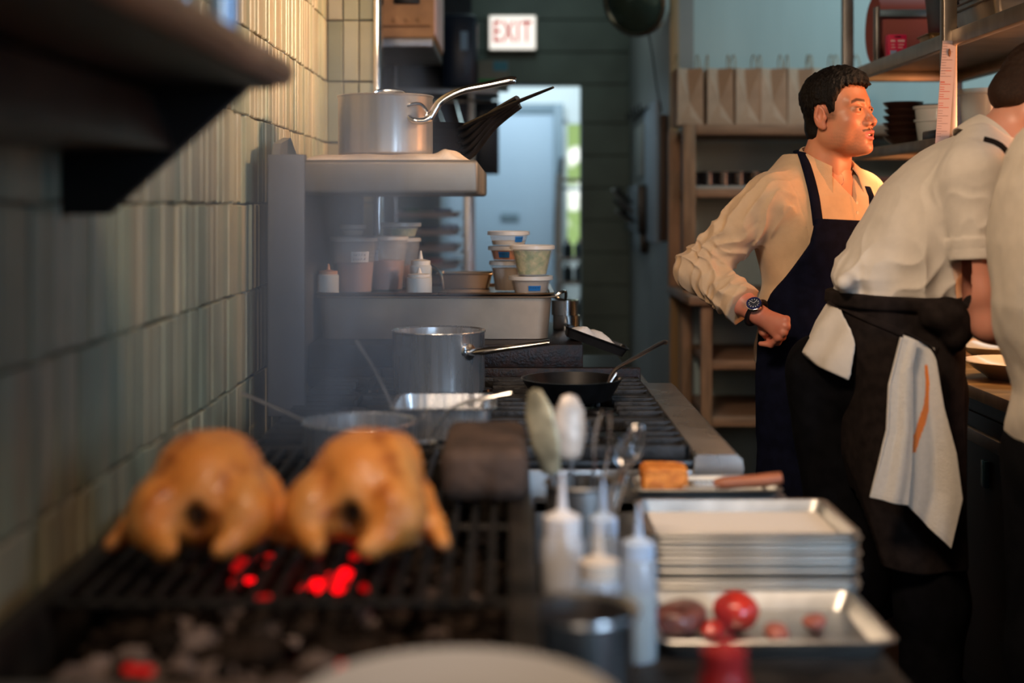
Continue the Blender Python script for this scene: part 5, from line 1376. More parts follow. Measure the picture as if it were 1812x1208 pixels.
def skinA(X, Y, Z):
    d, l, f = torsoA(X, Y, Z, .0035)
    d = d + .022 * np.clip((1.37 - Z) / .05, 0, 1)
    d = smin(d, seg(X, Y, Z, (.800, 3.70, 1.475), SR, .033, .043), .04); d = smin(d, seg(X, Y, Z, (.925, 3.78, 1.475), SL, .033, .043), .04)
    d = smin(d, chain(X, Y, Z, [(.858, 3.722, 1.42), (.866, 3.710, 1.50), (.882, 3.69, 1.58)], [.058, .060, .060], .03), .035)
    return d
# hand on the hip
def fing(X, Y, Z, pts, r): return chain(X, Y, Z, pts, r, .004)
def W3(px_, py_, Y): x, z = px(px_, py_, Y); return (x, Y, z)
HANDP = dict(
    wr=W3(1341, 556, 3.500), kn=[W3(1391, 566, 3.480), W3(1391, 577, 3.474), W3(1386, 588, 3.474), W3(1377, 597, 3.480)],
    pip=[W3(1388, 582, 3.512), W3(1384, 596, 3.502), W3(1376, 605, 3.498), W3(1364, 610, 3.500)],
    tip=[W3(1365, 588, 3.535), W3(1362, 600, 3.522), W3(1354, 608, 3.516), W3(1346, 608, 3.514)])
def handA(X, Y, Z):
    H = HANDP; w0 = np.array(H['wr'])
    d = chain(X, Y, Z, [tuple(EL), tuple(np.array(EL) * .3 + w0 * .7), tuple(w0)], [.044, .033, .0265], .02)
    kn = [np.array(k) for k in H['kn']]
    for i, k in enumerate(kn):
        e = seg(X, Y, Z, tuple(w0 + (k - w0) * .12), tuple(k), .0185, (.0105, .0105, .010, .009)[i]); d = smin(d, e, .012)
    for i in range(4):
        r = (.0098, .010, .0095, .0082)[i]
        d = smin(d, fing(X, Y, Z, [H['kn'][i], H['pip'][i], H['tip'][i]], [r * 1.12, r * .98, r * .80]), .004)
        d = smin(d, ell(X, Y, Z, H['kn'][i], (.0115, .0105, .0105)), .004)
    th = [tuple(w0 + np.array((.012, .012, -.014))), W3(1352, 586, 3.515), W3(1360, 598, 3.54), W3(1372, 600, 3.55)]
    d = smin(d, fing(X, Y, Z, th, [.016, .0135, .011, .0085]), .008)
    return d
def cA(V): return facecol(V, HA, RA)
def headneckA(X, Y, Z):
    d, f, l, u = headf(X, Y, Z, HA, RA)
    n = chain(X, Y, Z, [(.858, 3.722, 1.44), (.866, 3.710, 1.50), (.880, 3.69, 1.585)], [.060, .061, .060], .03)
    n = smin(n, seg(X, Y, Z, (.880, 3.662, 1.45), (.868, 3.650, 1.565), .013, .010), .02)
    return smax(smin(d, n, .018), 1.425 - Z, .002)
V1, Q1 = nets(headneckA, (.77, 3.53, 1.42), (1.03, 3.81, 1.78), .0018); V1 = relax(V1, Q1, 1)
C1 = cA(V1)
V2, Q2 = nets(skinA, (.60, 3.5, .95), (1.10, 3.95, 1.49), .006); V2 = relax(V2, Q2, 2); C2 = np.tile(np.array((.58, .245, .135)), (len(V2), 1))
V3, Q3 = nets(handA, (.49, 3.43, 1.00), (.72, 3.72, 1.27), .0020); V3 = relax(V3, Q3, 1)
C3 = np.tile(np.array((.50, .17, .11)), (len(V3), 1))
tt = np.clip(1.4 - np.sqrt(((V3[:, 0] - .622) / .018) ** 2 + ((V3[:, 2] - 1.140) / .012) ** 2), 0, 1)[:, None] * .75; C3 = C3 * (1 - tt) + np.array((.06, .10, .10)) * tt
kk = np.clip(.5 + .5 * wob(V3[:, 0], V3[:, 1], V3[:, 2], 150, 3), 0, 1)[:, None] * .25; C3 = C3 * (1 - kk) + np.array((.62, .30, .20)) * kk
V4, Q4 = nets(lambda X, Y, Z: armL(X, Y, Z, .72), (.93, 3.65, .98), (1.16, 3.96, 1.46), .006); C4 = np.tile(np.array((.56, .26, .16)), (len(V4), 1))
# left hand, resting closed on the other hip
def handL(X, Y, Z):
    d = ell(X, Y, Z, (1.005, 3.66, 1.03), (.035, .045, .022))
    for k in range(4): d = smin(d, chain(X, Y, Z, [(.985 + .013 * k, 3.63, 1.032), (.978 + .013 * k, 3.60, 1.020), (.980 + .012 * k, 3.605, .998)], [.010, .009, .0075], .003), .004)
    d = smin(d, chain(X, Y, Z, [(.99, 3.69, 1.035), (.965, 3.665, 1.04), (.958, 3.635, 1.038)], [.013, .011, .009], .004), .006)
    return smin(d, seg(X, Y, Z, (1.03, 3.74, 1.065), (1.01, 3.69, 1.04), .028, .022), .015)
V5, Q5 = nets(handL, (.93, 3.57, .97), (1.08, 3.80, 1.11), .003); C5 = np.tile(np.array((.56, .24, .15)), (len(V5), 1))
body_of(MA, [(V1, Q1, C1), (V2, Q2, C2), (V3, Q3, C3), (V4, Q4, C4), (V5, Q5, C5)])
netobj('hair', lambda X, Y, Z: hairf(X, Y, Z, HA, RA), (.77, 3.53, 1.52), (1.03, 3.81, 1.79), .0022, HAIRM, MA, 1)
eyes(HA, RA, MA, (1, .18, .05))
bm = NB(); b2 = NB(); lathe(b2, [(0, -.002), (.012, -.002), (.0125, .002), (0, .0025)], seg=24)
b2.transform(Matrix.Translation(Vector(HA)) @ Matrix([list(r) for r in RA]).transposed().to_4x4() @ Matrix.Translation((.0770, 0, -.0622))); join(bm, b2); fin('teeth', bm, mat('teeth', (.70, .62, .55), .3), MA)
netobj('shirt', shirtA, (.42, 3.42, .95), (1.17, 3.99, 1.53), .0032, SHM_A, MA, 1)
# collar
def collar(c, ax, fw, r, parent, m, gap=26, h=.036, drop=.046, point=.030, rad=1.5, ell_=(1, 1)):
    """folded shirt collar round the neck; ax neck axis, fw throat direction"""
    A_ = Vector(ax).normalized(); Fw = (Vector(fw) - A_ * Vector(fw).dot(A_)).normalized(); Lf = A_.cross(Fw); c = Vector(c)
    for s in (1, -1):
        rings = []; n = 16
        for k in range(n + 1):
            a = math.radians(gap + (180 - gap) * k / n) * s; fr = 1 - k / n
            dirv = (Fw * math.cos(a) * ell_[0] + Lf * math.sin(a) * ell_[1])
            tp = fr ** 3
            base = c + dirv * r * 1.02 - A_ * (.006 + .018 * fr ** 2)
            top = c + dirv * (r * 1.04) + A_ * (h * (1 - .75 * fr ** 2) - .008 * fr)
            fold = c + dirv * (r * 1.09) + A_ * (h * (1 - .75 * fr ** 2) - .006 * fr)
            mid = c + dirv * (r * (1.26 + .05 * tp)) + A_ * (h * .35 - .030 * fr ** 2)
            out = c + dirv * (r * (1.42 + .30 * tp)) - A_ * (drop * .45 + point * tp + .012 * fr) - Lf * s * .006 * tp
            out2 = out - dirv * .002 - A_ * .001; mid2 = mid - dirv * .0025
            rings.append([base, top, fold, mid, out, out2, mid2, fold - dirv * .0035 - A_ * .004, base + dirv * .002])
        bm = NB(); loft(bm, rings); fin('collar', bm, m, parent)
collar((.868, 3.704, 1.508), (.13, -.16, 1), (.574, -.819, 0), .068, MA, SHM_A, gap=36)
# buttons
SA_ = lambda X, Y, Z: shirtA(X, Y, Z)
btn = mat('tan_button', (.50, .38, .26), .4)
for zz in (1.402, 1.375):
    xx = CA[0] + .004 * LA[0] + FA[0] * .135
    y = front_y(SA_, xx, zz, 3.45, 3.8)
    bm = NB(); lathe(bm, [(0, .002), (.0045, .002), (.0055, .0), (0, -.003)], seg=16); bm.transform(Matrix.Translation((xx, y, zz)) @ Vector((.574, -.819, 0)).to_track_quat('Z', 'Y').to_matrix().to_4x4()); fin('button', bm, btn, MA)
# tattoo lines at the throat
bm = NB(); pl = [(1489, 312), (1494, 305), (1500, 310), (1501, 322), (1493, 330), (1489, 312)]
P = []
for a, b in zip(pl, pl[1:]):
    for t in (0, .5):
        x, z = px(a[0] + (b[0] - a[0]) * t, a[1] + (b[1] - a[1]) * t, 3.6); y = front_y(skinA, x, z, 3.4, 3.8)
        if y: P.append((x, y - .0003, z))
if len(P) > 3: tube(bm, P, .0008, 6); fin('tattoo', bm, mat('grey_ink', (.16, .13, .13), .6), MA)
else: bm.free()
# apron: a cloth shell over the shirt and a skirt round the legs
def apronbaseA(X, Y, Z):
    d, l, f = torsoA(X, Y, Z, .029)
    zc = np.clip(Z, .3, 1.1); rx = lerp3(zc, [.3, .8, 1.1], [.235, .215, .188]); ry = lerp3(zc, [.3, .8, 1.1], [.165, .160, .146])
    x, y = X - CA[0] - .0, Y - CA[1]; l2 = x * LA[0] + y * LA[1]; f2 = x * FA[0] + y * FA[1]
    k = np.sqrt((l2 / rx) ** 2 + (f2 / ry) ** 2); s = (k - 1) * ry
    s = s - .006 * np.sin(l2 * 38 + 1.2 * wob(X, Y, Z, 6, 3)) * np.clip((1.0 - Z) / .3, 0, 1)
    s = smax(s, Z - 1.10, .05)
    return smin(d, s, .03) - .0015 * np.sin(l * 50 + Z * 25 + 2 * wob(X, Y, Z, 10, 7)), l, f
polA = [px(a, b, 3.60) for a, b in ((1438, 386), (1542, 391), (1620, 440), (1700, 560), (1720, 700), (1720, 1120), (1285, 1120), (1292, 800), (1312, 690), (1328, 628), (1346, 570), (1366, 522), (1402, 470), (1428, 430))]
def apronA(X, Y, Z):
    d, l, f = apronbaseA(X, Y, Z)
    d = np.maximum(d, -d - .020)
    lat = np.interp(Z, [.3, .9, 1.05, 1.15, 1.25, 1.30, 1.362], [.24, .20, .175, .155, .118, .105, .098]).astype(np.float32)
    r = np.maximum(polyd(X, Z, polA), np.maximum(l - lat - .05, -f - .03))
    return smax(d, r, .002)
NAVY = mat('navy_apron_cotton', (.0032, .0042, .013), .85, 0, var=.25, vscale=40, bump=.12, bscale=800, spec=.08)
netobj('apron', apronA, (.54, 3.42, .27), (1.16, 3.98, 1.40), .0042, NAVY, MA, 1)
bm = NB(); ribbon(bm, SA_, [px(a, b, 3.6) for a, b in ((1442, 398), (1439, 365), (1435, 330), (1431, 300), (1427, 268))], 3.40, 3.9, .030, .004)
fin('apron_strap', bm, NAVY, MA)
bm = NB(); tube(bm, catmull([(.803, 3.640, 1.512), (.792, 3.67, 1.527), (.798, 3.735, 1.545), (.86, 3.785, 1.545), (.93, 3.77, 1.53)], 6), .013, 10, .25, up=(0, 0, 1)); fin('apron_strap', bm, NAVY, MA)
bm = NB(); ribbon(bm, SA_, [px(a, b, 3.66) for a, b in ((1538, 398), (1543, 372), (1544, 350), (1541, 330))], 3.40, 3.95, .026, .004)
fin('apron_strap', bm, NAVY, MA)
# trousers and shoes
def legsA(X, Y, Z):
    d = None
    for hx, kx, ax_, hy in ((.775, .765, .76, 3.68), (.925, .94, .955, 3.78)):
        e = chain(X, Y, Z, [(hx, hy, .90), (kx, hy - .01, .50), (ax_, hy, .06)], [.095, .070, .058], .05)
        d = e if d is None else smin(d, e, .03)
    d = smin(d, ell(X, Y, Z, (.85, 3.73, .93), (.17, .125, .12)), .04)
    return smax(d, .05 - Z, .004) - .003 * wob(X, Y, Z, 22, 3)
BLKT = mat('black_trousers', (.0035, .0035, .0045), .9, 0, var=.3, vscale=30, spec=.08)
netobj('trousers', legsA, (.6, 3.5, .04), (1.1, 3.95, 1.06), .008, BLKT, MA, 1)
SHOE = mat('black_shoe', (.012, .012, .012), .4)
def shoe(x, y, dx, dy, parent):
    d_ = Vector((dx, dy, 0)).normalized()
    def f(X, Y, Z): return smax(smin(seg(X, Y, Z, (x - d_.x * .05, y - d_.y * .05, .045), (x + d_.x * .16, y + d_.y * .16, .030), .045, .040), ell(X, Y, Z, (x, y, .08), (.045, .045, .05)), .03), .001 - Z, .004)
    netobj('shoe', f, (x - .24, y - .24, -.005), (x + .24, y + .24, .14), .008, SHOE, parent, 1)
shoe(.765, 3.68, .7, -.7, MA); shoe(.955, 3.78, .8, -.5, MA)
# watch
wv = (Vector(WR_) - Vector(EL)).normalized(); wc = Vector(HANDP['wr']) + Vector((-.004, 0, .004))
nrm = Vector((.10, -1, .28)); nrm = (nrm - wv * nrm.dot(wv)).normalized(); M = Matrix.Translation(wc) @ nrm.to_track_quat('Z', 'Y').to_matrix().to_4x4()
WT = thing('wristwatch', 'steel wristwatch with a blue bezel on the hip hand of the man in navy apron', 'watch', tuple(wc))
b2 = NB(); lathe(b2, [(0, .028), (.0185, .028), (.0205, .030), (.0205, .037), (.018, .0385), (0, .0385)], seg=40); b2.transform(M); fin('case', b2, CHROME, WT)
b2 = NB(); lathe(b2, [(.0155, .0385), (.0195, .0385), (.0190, .041), (.0155, .0412), (.0155, .0385)], seg=40); b2.transform(M); fin('bezel', b2, mat('blue_bezel', (.04, .05, .20), .2, .6), WT)
b2 = NB(); lathe(b2, [(0, .0388), (.0153, .0388), (.0153, .0395), (0, .0395)], seg=32); b2.transform(M); fin('dial', b2, mat('watch_dial', (.03, .035, .05), .2, coat=1), WT)
b2 = NB()
for k in range(12):
    a = k * math.pi / 6; box(b2, .0105, .0140, -.0008, .0008, .0395, .0402, M=None) if k == 0 else None
    q = NB(); box(q, .0105, .0140, -.0008, .0008, .0396, .0403); q.transform(Matrix.Rotation(a, 4, 'Z')); join(b2, q)
for a, ln in ((.9, .010), (2.6, .0125)):
    q = NB(); box(q, 0, ln, -.0006, .0006, .0402, .0408); q.transform(Matrix.Rotation(a, 4, 'Z')); join(b2, q)
b2.transform(M); fin('hands_and_markers', b2, mat('silver_markers', (.8, .8, .8), .3, .5), WT)
pr = wv.cross(nrm).normalized(); b2 = NB(); P = []
for k in range(28):
    a = 2 * math.pi * k / 28; P.append(wc + nrm * (.0305 * math.cos(a)) + pr * (.0305 * math.sin(a)))
tube(b2, P, .010, 8, .28, up=wv[:], close=True)
fin('strap', b2, mat('black_strap', (.015, .014, .015), .35, .4), WT)
# ------------------------------------------------------------------ man bending over the pass in a white shirt
YB = 3.15
MB_ = thing('person', 'man in a short sleeved white shirt and dark waist apron bending over the pass', 'person', (.95, YB, 0))
tabB = [(232, 1716, 1775, .07), (245, 1680, 1790, .12), (265, 1645, 1797, .17), (290, 1614, 1798, .195), (330, 1574, 1796, .21), (370, 1550, 1790, .21), (400, 1534, 1785, .205),
        (440, 1509, 1768, .195), (465, 1489, 1752, .19), (490, 1481, 1738, .185), (510, 1488, 1726, .182), (530, 1486, 1716, .18), (560, 1480, 1712, .18)]
tabB = tabB[::-1]
zB = [px(0, r[0], YB)[1] for r in tabB]; lB = [px(r[1], 0, YB)[0] for r in tabB]; rB = [px(r[2], 0, YB)[0] for r in tabB]; yB = [r[3] for r in tabB]
def slicebody(X, Y, Z, zs, ls, rs, ys, yc, top, bot, e=2.3):
    zc = np.clip(Z, zs[0], zs[-1]); xl = lerp3(zc, zs, ls); xr = lerp3(zc, zs, rs); ry = lerp3(zc, zs, ys)
    cx, rx = (xl + xr) / 2, (xr - xl) / 2
    k = (np.abs((X - cx) / rx) ** e + np.abs((Y - yc) / ry) ** e) ** (1 / e)
    d = (k - 1) * np.minimum(rx, ry) * .85
    return smax(d, np.maximum(Z - top, bot - Z), .02)
def torsoB(X, Y, Z): return slicebody(X, Y, Z, zB, lB, rB, yB, YB + .03, 1.565, 1.172)
SHB, SHBe = W3(1722, 305, 2.975), W3(1727, 462, 2.955)
def shirtB(X, Y, Z):
    d = torsoB(X, Y, Z)
    d = smin(d, seg(X, Y, Z, W3(1735, 262, 3.05), SHB, .055, .062), .05)
    d = smin(d, seg(X, Y, Z, W3(1735, 262, 3.25), W3(1730, 300, 3.33), .055, .06), .05)
    n = wob(X, Y, Z, 10, 41); n2 = wob(X, Y, Z, 20, 42)
    low = np.clip((1.34 - Z) / .12, 0, 1)
    s = np.sin(X * 15 + Z * 26 + 3.0 * n + n2); d = d - .0065 * low * (1 - 2 * np.abs(s) ** .7) - .0025 * n2
    s2 = np.sin(X * 30 - Z * 16 + 2.5 * n2 + 1.5 * n); d = d - .0030 * (1 - 2 * np.abs(s2) ** .7) * (.45 + .55 * low)
    # blouse bulge above the apron string
    d = smin(d, seg(X, Y, Z, W3(1494, 500, 3.05), W3(1498, 495, 3.22), .018, .018), .04)
    for (x0, y0, x1, y1, w_, am) in ((1498, 452, 1560, 515, .016, .009), (1490, 486, 1530, 512, .012, .008), (1535, 470, 1602, 498, .014, .008), (1590, 503, 1655, 528, .014, .008), (1622, 362, 1672, 418, .013, .006), (1612, 408, 1682, 402, .012, .006),
                                    (1662, 478, 1642, 540, .013, .006), (1540, 512, 1580, 528, .012, .007), (1560, 395, 1600, 470, .014, .005), (1575, 345, 1640, 300, .016, .004)):
        d = d + crease(X, Y, Z, W3(x0, y0, 2.975), W3(x1, y1, 2.965), w_ * 1.6, am)
    for (x0, y0, x1, y1, w_, am) in ((1510, 474, 1585, 508, .016, .008), (1605, 520, 1655, 543, .014, .007), (1560, 440, 1620, 480, .016, .006), (1640, 340, 1690, 430, .016, .006), (1500, 440, 1540, 470, .014, .007)):
        d = d - crease(X, Y, Z, W3(x0, y0, 2.955), W3(x1, y1, 2.95), w_ * 1.6, am)
    # side panel seam
    d = d + crease(X, Y, Z, W3(1686, 262, 2.965), W3(1632, 400, 2.955), .006, .004) + crease(X, Y, Z, W3(1632, 400, 2.955), W3(1590, 560, 2.965), .006, .004)
    a = seg(X, Y, Z, SHB, SHBe, .066, .0520)
    a = a - folds(X, Y, Z, SHB, SHBe, 9, .0035, .1, 1.1, 17) - .002 * n2
    ax = np.array(SHBe) - np.array(SHB); Lc = float(np.linalg.norm(ax)); ax = ax / Lc
    t = (X - SHB[0]) * ax[0] + (Y - SHB[1]) * ax[1] + (Z - SHB[2]) * ax[2]
    a = a - .0045 * (t > Lc - .048) + .002 * np.clip(1 - np.abs(t - Lc + .024) / .002, 0, 1)
    a = smax(a, t - Lc, .004)
    a = smax(a, -smax(seg(X, Y, Z, SHB, SHBe, .055, .0455), Lc - .03 - t, .002), .002)
    a = smin(a, smax(seg(X, Y, Z, W3(1730, 300, 3.33), W3(1750, 440, 3.36), .062, .052), px(0, 452, 3.36)[1] - Z, .004), .02)
    d = smin(d, a, .014)
    d = smax(d, -seg(X, Y, Z, W3(1752, 262, 3.15), W3(1795, 200, 3.15), .058, .066), .004)
    return d
SHM_B = mat('white_shirt_cotton', (.58, .52, .45), .85, 0, var=.04, vscale=30, bump=.18, bscale=700, sheen=.2)
netobj('shirt', shirtB, (.72, 2.86, 1.11), (1.26, 3.46, 1.60), .0036, SHM_B, MB_, 1)
HB = (1.218, 3.15, 1.652); RB = rotm((.74, .22, -.58), (.58, .1, .8))
NK = [W3(1738, 285, 3.15), W3(1768, 250, 3.15), W3(1805, 205, 3.15)]
def headneckB(X, Y, Z):
    d = headf(X, Y, Z, HB, RB)[0]
    return smin(d, chain(X, Y, Z, NK, [.050, .054, .058], .03), .03)
def armB(X, Y, Z):
    e = W3(1752, 572, 2.955); w_ = (1.27, 3.02, 1.045)
    d = smin(chain(X, Y, Z, [tuple(SHBe), tuple(np.array(SHBe) * .5 + np.array(e) * .5), e], [.040, .043, .037], .02), seg(X, Y, Z, e, w_, .040, .027), .025)
    # hand
    k = []
    d = smin(d, ell(X, Y, Z, (1.315, 3.04, 1.03), (.05, .038, .018)), .015)
    for i in range(4):
        y = 3.012 + .019 * i
        d = smin(d, chain(X, Y, Z, [(1.345, y, 1.03), (1.378, y, 1.025), (1.395 - .004 * abs(i - 1.5), y, 1.0)], [.010, .009, .0075], .003), .005)
    d = smin(d, chain(X, Y, Z, [(1.29, 3.005, 1.03), (1.325, 2.99, 1.015), (1.35, 2.995, 1.0)], [.013, .011, .009], .004), .008)
    return d
def armB2(X, Y, Z):
    e = W3(1728, 560, 3.36); w_ = (1.30, 3.40, 1.035)
    d = smin(seg(X, Y, Z, W3(1750, 430, 3.36), e, .042, .038), seg(X, Y, Z, e, w_, .038, .027), .02)
    d = smin(d, ell(X, Y, Z, (1.345, 3.40, 1.02), (.05, .036, .018)), .015)
    for i in range(4):
        y = 3.372 + .019 * i
        d = smin(d, chain(X, Y, Z, [(1.375, y, 1.02), (1.405, y, 1.015), (1.42, y, .992)], [.010, .009, .0075], .003), .005)
    d = smin(d, chain(X, Y, Z, [(1.32, 3.43, 1.02), (1.355, 3.448, 1.005), (1.38, 3.445, .992)], [.013, .011, .009], .004), .008)
    return d
pB = []
for f_, lo, hi, h in ((headneckB, (1.07, 3.03, 1.48), (1.36, 3.28, 1.80), .003), (armB, (1.0, 2.90, .97), (1.42, 3.11, 1.34), .003), (armB2, (1.04, 3.30, .96), (1.45, 3.47, 1.36), .004),
                      (lambda X, Y, Z: torsoB(X, Y, Z) + .018, (.76, 2.9, 1.10), (1.22, 3.42, 1.56), .008)):
    V, Q = nets(f_, lo, hi, h); V = relax(V, Q, 1)
    C = facecol(V, HB, RB, (.56, .27, .19)) if f_ is headneckB else np.tile(np.array((.56, .24, .16)), (len(V), 1)); pB.append((V, Q, C))
body_of(MB_, pB)
netobj('hair', lambda X, Y, Z: hairf(X, Y, Z, HB, RB, .010), (1.05, 3.02, 1.54), (1.36, 3.28, 1.82), .003, HAIRB, MB_, 1)
eyes(HB, RB, MB_)
collar(W3(1757, 258, 3.15), (.62, 0, .78), (.75, .1, -.6), .066, MB_, SHM_B, gap=30)
MBK = mat('dark_brown_apron', (.014, .010, .009), .85, 0, var=.3, vscale=40, bump=.12, bscale=800, spec=.1)
bm = NB(); ribbon(bm, shirtB, [px(a, b, 3.05) for a, b in ((1716, 252), (1736, 258), (1752, 270), (1764, 290))], 2.85, 3.3, .020, .003, 8, .25); fin('neck_strap', bm, MBK, MB_)
# shirt tail below the apron string
tl = [px(a, b, 3.16) for a, b in ((1478, 532), (1460, 545), (1440, 580), (1428, 610), (1419, 622), (1440, 645), (1482, 663), (1492, 600))]
def tailB(X, Y, Z):
    zc = np.clip(Z, .98, 1.18); xl = lerp3(zc, [.98, 1.05, 1.12, 1.18], [.68, .69, .725, .765])
    k = np.sqrt(((X - .95) / (.95 - xl)) ** 2 + ((Y - 3.18) / .19) ** 2); d = (k - 1) * .18 - .004 * np.sin(Y * 60 + Z * 12)
    return smax(np.maximum(d, -d - .018), polyd(X, Z, tl), .004)
netobj('shirt_tail', tailB, (.64, 2.96, .96), (.82, 3.42, 1.20), .004, SHM_B, MB_, 1)
# waist apron
def skirtB(X, Y, Z):
    zc = np.clip(Z, .45, 1.2); xl = lerp3(zc, [.45, .7, .95, 1.1, 1.2], [.775, .775, .765, .762, .762]); xr = lerp3(zc, [.45, .7, .95, 1.1, 1.2], [1.10, 1.10, 1.08, 1.065, 1.075]); ry = lerp3(zc, [.45, .95, 1.2], [.20, .195, .19])
    cx, rx = (xl + xr) / 2, (xr - xl) / 2
    k = (np.abs((X - cx) / rx) ** 2.3 + np.abs((Y - YB - .03) / ry) ** 2.3) ** (1 / 2.3)
    d = (k - 1) * .15 - .004 * np.sin(X * 45 + Z * 9 + 2 * wob(X, Y, Z, 7, 9)) - .003 * wob(X, Y, Z, 20, 4)
    return d
plB = [px(a, b, 2.97) for a, b in ((1478, 528), (1560, 540), (1640, 546), (1722, 535), (1735, 560), (1720, 700), (1722, 1016), (1640, 1022), (1574, 1014), (1545, 900), (1512, 770), (1486, 660), (1474, 560))]
def apronB(X, Y, Z):
    d = skirtB(X, Y, Z); d = np.maximum(d, -d - .020)
    d = smax(d, polyd(X, Z, plB), .003)
    s = torsoB(X, Y, Z) - .016; band = np.maximum(np.abs(Z - (1.180 - .035 * (X - .77))) - .016, s)
    d = smin(d, band + .0, .006)
    p = smin(ell(X, Y, Z, W3(1672, 560, 2.985), (.058, .05, .040)), ell(X, Y, Z, W3(1690, 590, 2.985), (.034, .04, .038)), .02)
    p = smin(p, ell(X, Y, Z, W3(1716, 548, 3.0), (.028, .05, .03)), .02) - .003 * np.sin(X * 110 + Z * 70)
    return smin(d, p, .012)
netobj('waist_apron', apronB, (.70, 2.90, .50), (1.16, 3.42, 1.26), .0042, MBK, MB_, 1)
def legsB(X, Y, Z):
    d = None
    for hx, hy, kx, ax_ in ((.93, 3.08, .96, .95), (.85, 3.28, .84, .80)):
        e = chain(X, Y, Z, [(hx, hy, .95), (kx, hy, .50), (ax_, hy, .06)], [.105, .075, .06], .05); d = e if d is None else smin(d, e, .03)
    d = smin(d, ell(X, Y, Z, (.90, 3.18, 1.0), (.16, .16, .15)), .05)
    d = smin(d, seg(X, Y, Z, (.755, 3.25, 1.0), (.80, 3.25, .55), .09, .075), .05)
    return smax(d, .05 - Z, .004) - .003 * wob(X, Y, Z, 22, 3)
netobj('trousers', legsB, (.62, 2.9, .04), (1.12, 3.45, 1.18), .008, BLKT, MB_, 1)
shoe(.95, 3.08, .9, .1, MB_); shoe(.80, 3.28, .9, .1, MB_)
# apron string ends
bm = NB(); YS = 2.925
tube(bm, catmull([W3(1600, 588, YS), W3(1625, 600, YS - .004), W3(1650, 618, YS - .006), W3(1662, 655, YS), W3(1664, 690, YS + .004)], 6), .006, 8, .5); fin('apron_string', bm, MBK, MB_)
bm = NB(); ribbon(bm, apronB, [px(a, b, 2.95) for a, b in ((1484, 533), (1520, 552), (1560, 572), (1600, 590), (1640, 610), (1668, 622))], 2.80, 3.25, .016, .003, 8, .35); fin('apron_string', bm, MBK, MB_)
# towel tucked in the apron string
def towel_layer(name, left, right, Y0, m, parent, stripe=None, amp=.006, ph=0, hem=None):
    nu, nv = 70, 130
    bm = NB(); V = []; cols = []
    for j in range(nv + 1):
        v = j / nv
        lx, ly = left(v); rx, ry = right(v)
        for i in range(nu + 1):
            u = i / nu; X_, Z_ = px(lx + (rx - lx) * u, ly + (ry - ly) * u, Y0)
            a = amp * min(1, .25 + v * 1.4)
            Y_ = Y0 - a * math.sin(u * 6.5 + ph + 1.6 * v) - .25 * a * math.sin(u * 15 + 3 * v + ph) - .012 * v
            V.append(bm.verts.new((X_, Y_, Z_)))
            qx, qy = lx + (rx - lx) * u, ly + (ry - ly) * u; c = (.66, .60, .52)
            if stripe:
                sx = np.interp(qy, [p[1] for p in stripe], [p[0] for p in stripe]); sw = np.interp(qy, [p[1] for p in stripe], [p[2] for p in stripe])
                if stripe[0][1] <= qy <= stripe[-1][1] and abs(qx - sx) < sw: c = (.80, .20, .02)
            if v > .965: c = tuple(k * .93 for k in c)
            cols.append(c)
    for j in range(nv):
        for i in range(nu):
            k = j * (nu + 1) + i; bm.faces.new((V[k], V[k + 1], V[k + nu + 2], V[k + nu + 1]))
    o = fin(name, bm, m, parent); setcol(o, np.array(cols)); md = o.modifiers.new('thick', 'SOLIDIFY'); md.thickness = .005; md.offset = 1
    return o
def path(pts):
    ts = np.linspace(0, 1, len(pts)); return lambda v: (float(np.interp(v, ts, [p[0] for p in pts])), float(np.interp(v, ts, [p[1] for p in pts])))
TWM = attr_mat('terry_cloth', rough=.95, bump=.9, bscale=420, sheen=.3, var=.10, vscale=90)
TW_ = thing('towel', 'white terry towel with an orange stripe hanging from the bending man\'s apron string', 'towel', W3(1625, 590, 2.93))
towel_layer('back_layer', path([(1598, 592), (1600, 690), (1605, 790), (1602, 850), (1598, 888)]), path([(1652, 615), (1668, 720), (1688, 800), (1698, 880), (1677, 966)]), 2.925, TWM, TW_,
            [(1638, 645, 4), (1641, 675, 5), (1639, 702, 5), (1636, 722, 6.5), (1628, 745, 8), (1618, 770, 7.5), (1611, 798, 3)], .009, .4)
towel_layer('front_layer', path([(1592, 596), (1570, 680), (1566, 760), (1549, 830), (1537, 878)]), path([(1622, 602), (1612, 650), (1612, 760), (1610, 830), (1604, 892)]), 2.905, TWM, TW_, None, .007, 2.2)

# ------------------------------------------------------------------ third cook at the edge, mostly outside the picture
YC = 2.68
MC = thing('person', 'cook in a cream jacket cut off by the picture edge beside the pass', 'person', (1.09, YC, 0))
tabC = [(205, 1842, 2010, .10), (235, 1816, 2020, .16), (275, 1794, 2022, .20), (330, 1779, 2022, .215), (430, 1769, 2020, .21), (540, 1770, 2010, .20), (600, 1782, 2006, .19), (650, 1797, 2006, .185), (700, 1806, 2008, .19), (770, 1803, 2010, .195), (850, 1806, 2012, .2)][::-1]
zC = [px(0, r[0], YC)[1] for r in tabC]; lC = [px(r[1], 0, YC)[0] for r in tabC]; rC = [px(r[2], 0, YC)[0] for r in tabC]; yC = [r[3] for r in tabC]
def torsoC(X, Y, Z): return slicebody(X, Y, Z, zC, lC, rC, yC, YC, 1.575, .87)
def armC(X, Y, Z, k=1): return smin(seg(X, Y, Z, (1.13, 2.47, 1.47), (1.14, 2.43, 1.22), .062 * k, .052 * k), seg(X, Y, Z, (1.14, 2.43, 1.22), (1.30, 2.47, 1.05), .050 * k, .036 * k), .03)
def armC2(X, Y, Z, k=1): return smin(seg(X, Y, Z, (1.13, 2.89, 1.47), (1.15, 2.92, 1.24), .060 * k, .05 * k), seg(X, Y, Z, (1.15, 2.92, 1.24), (1.30, 2.86, 1.06), .048 * k, .034 * k), .03)
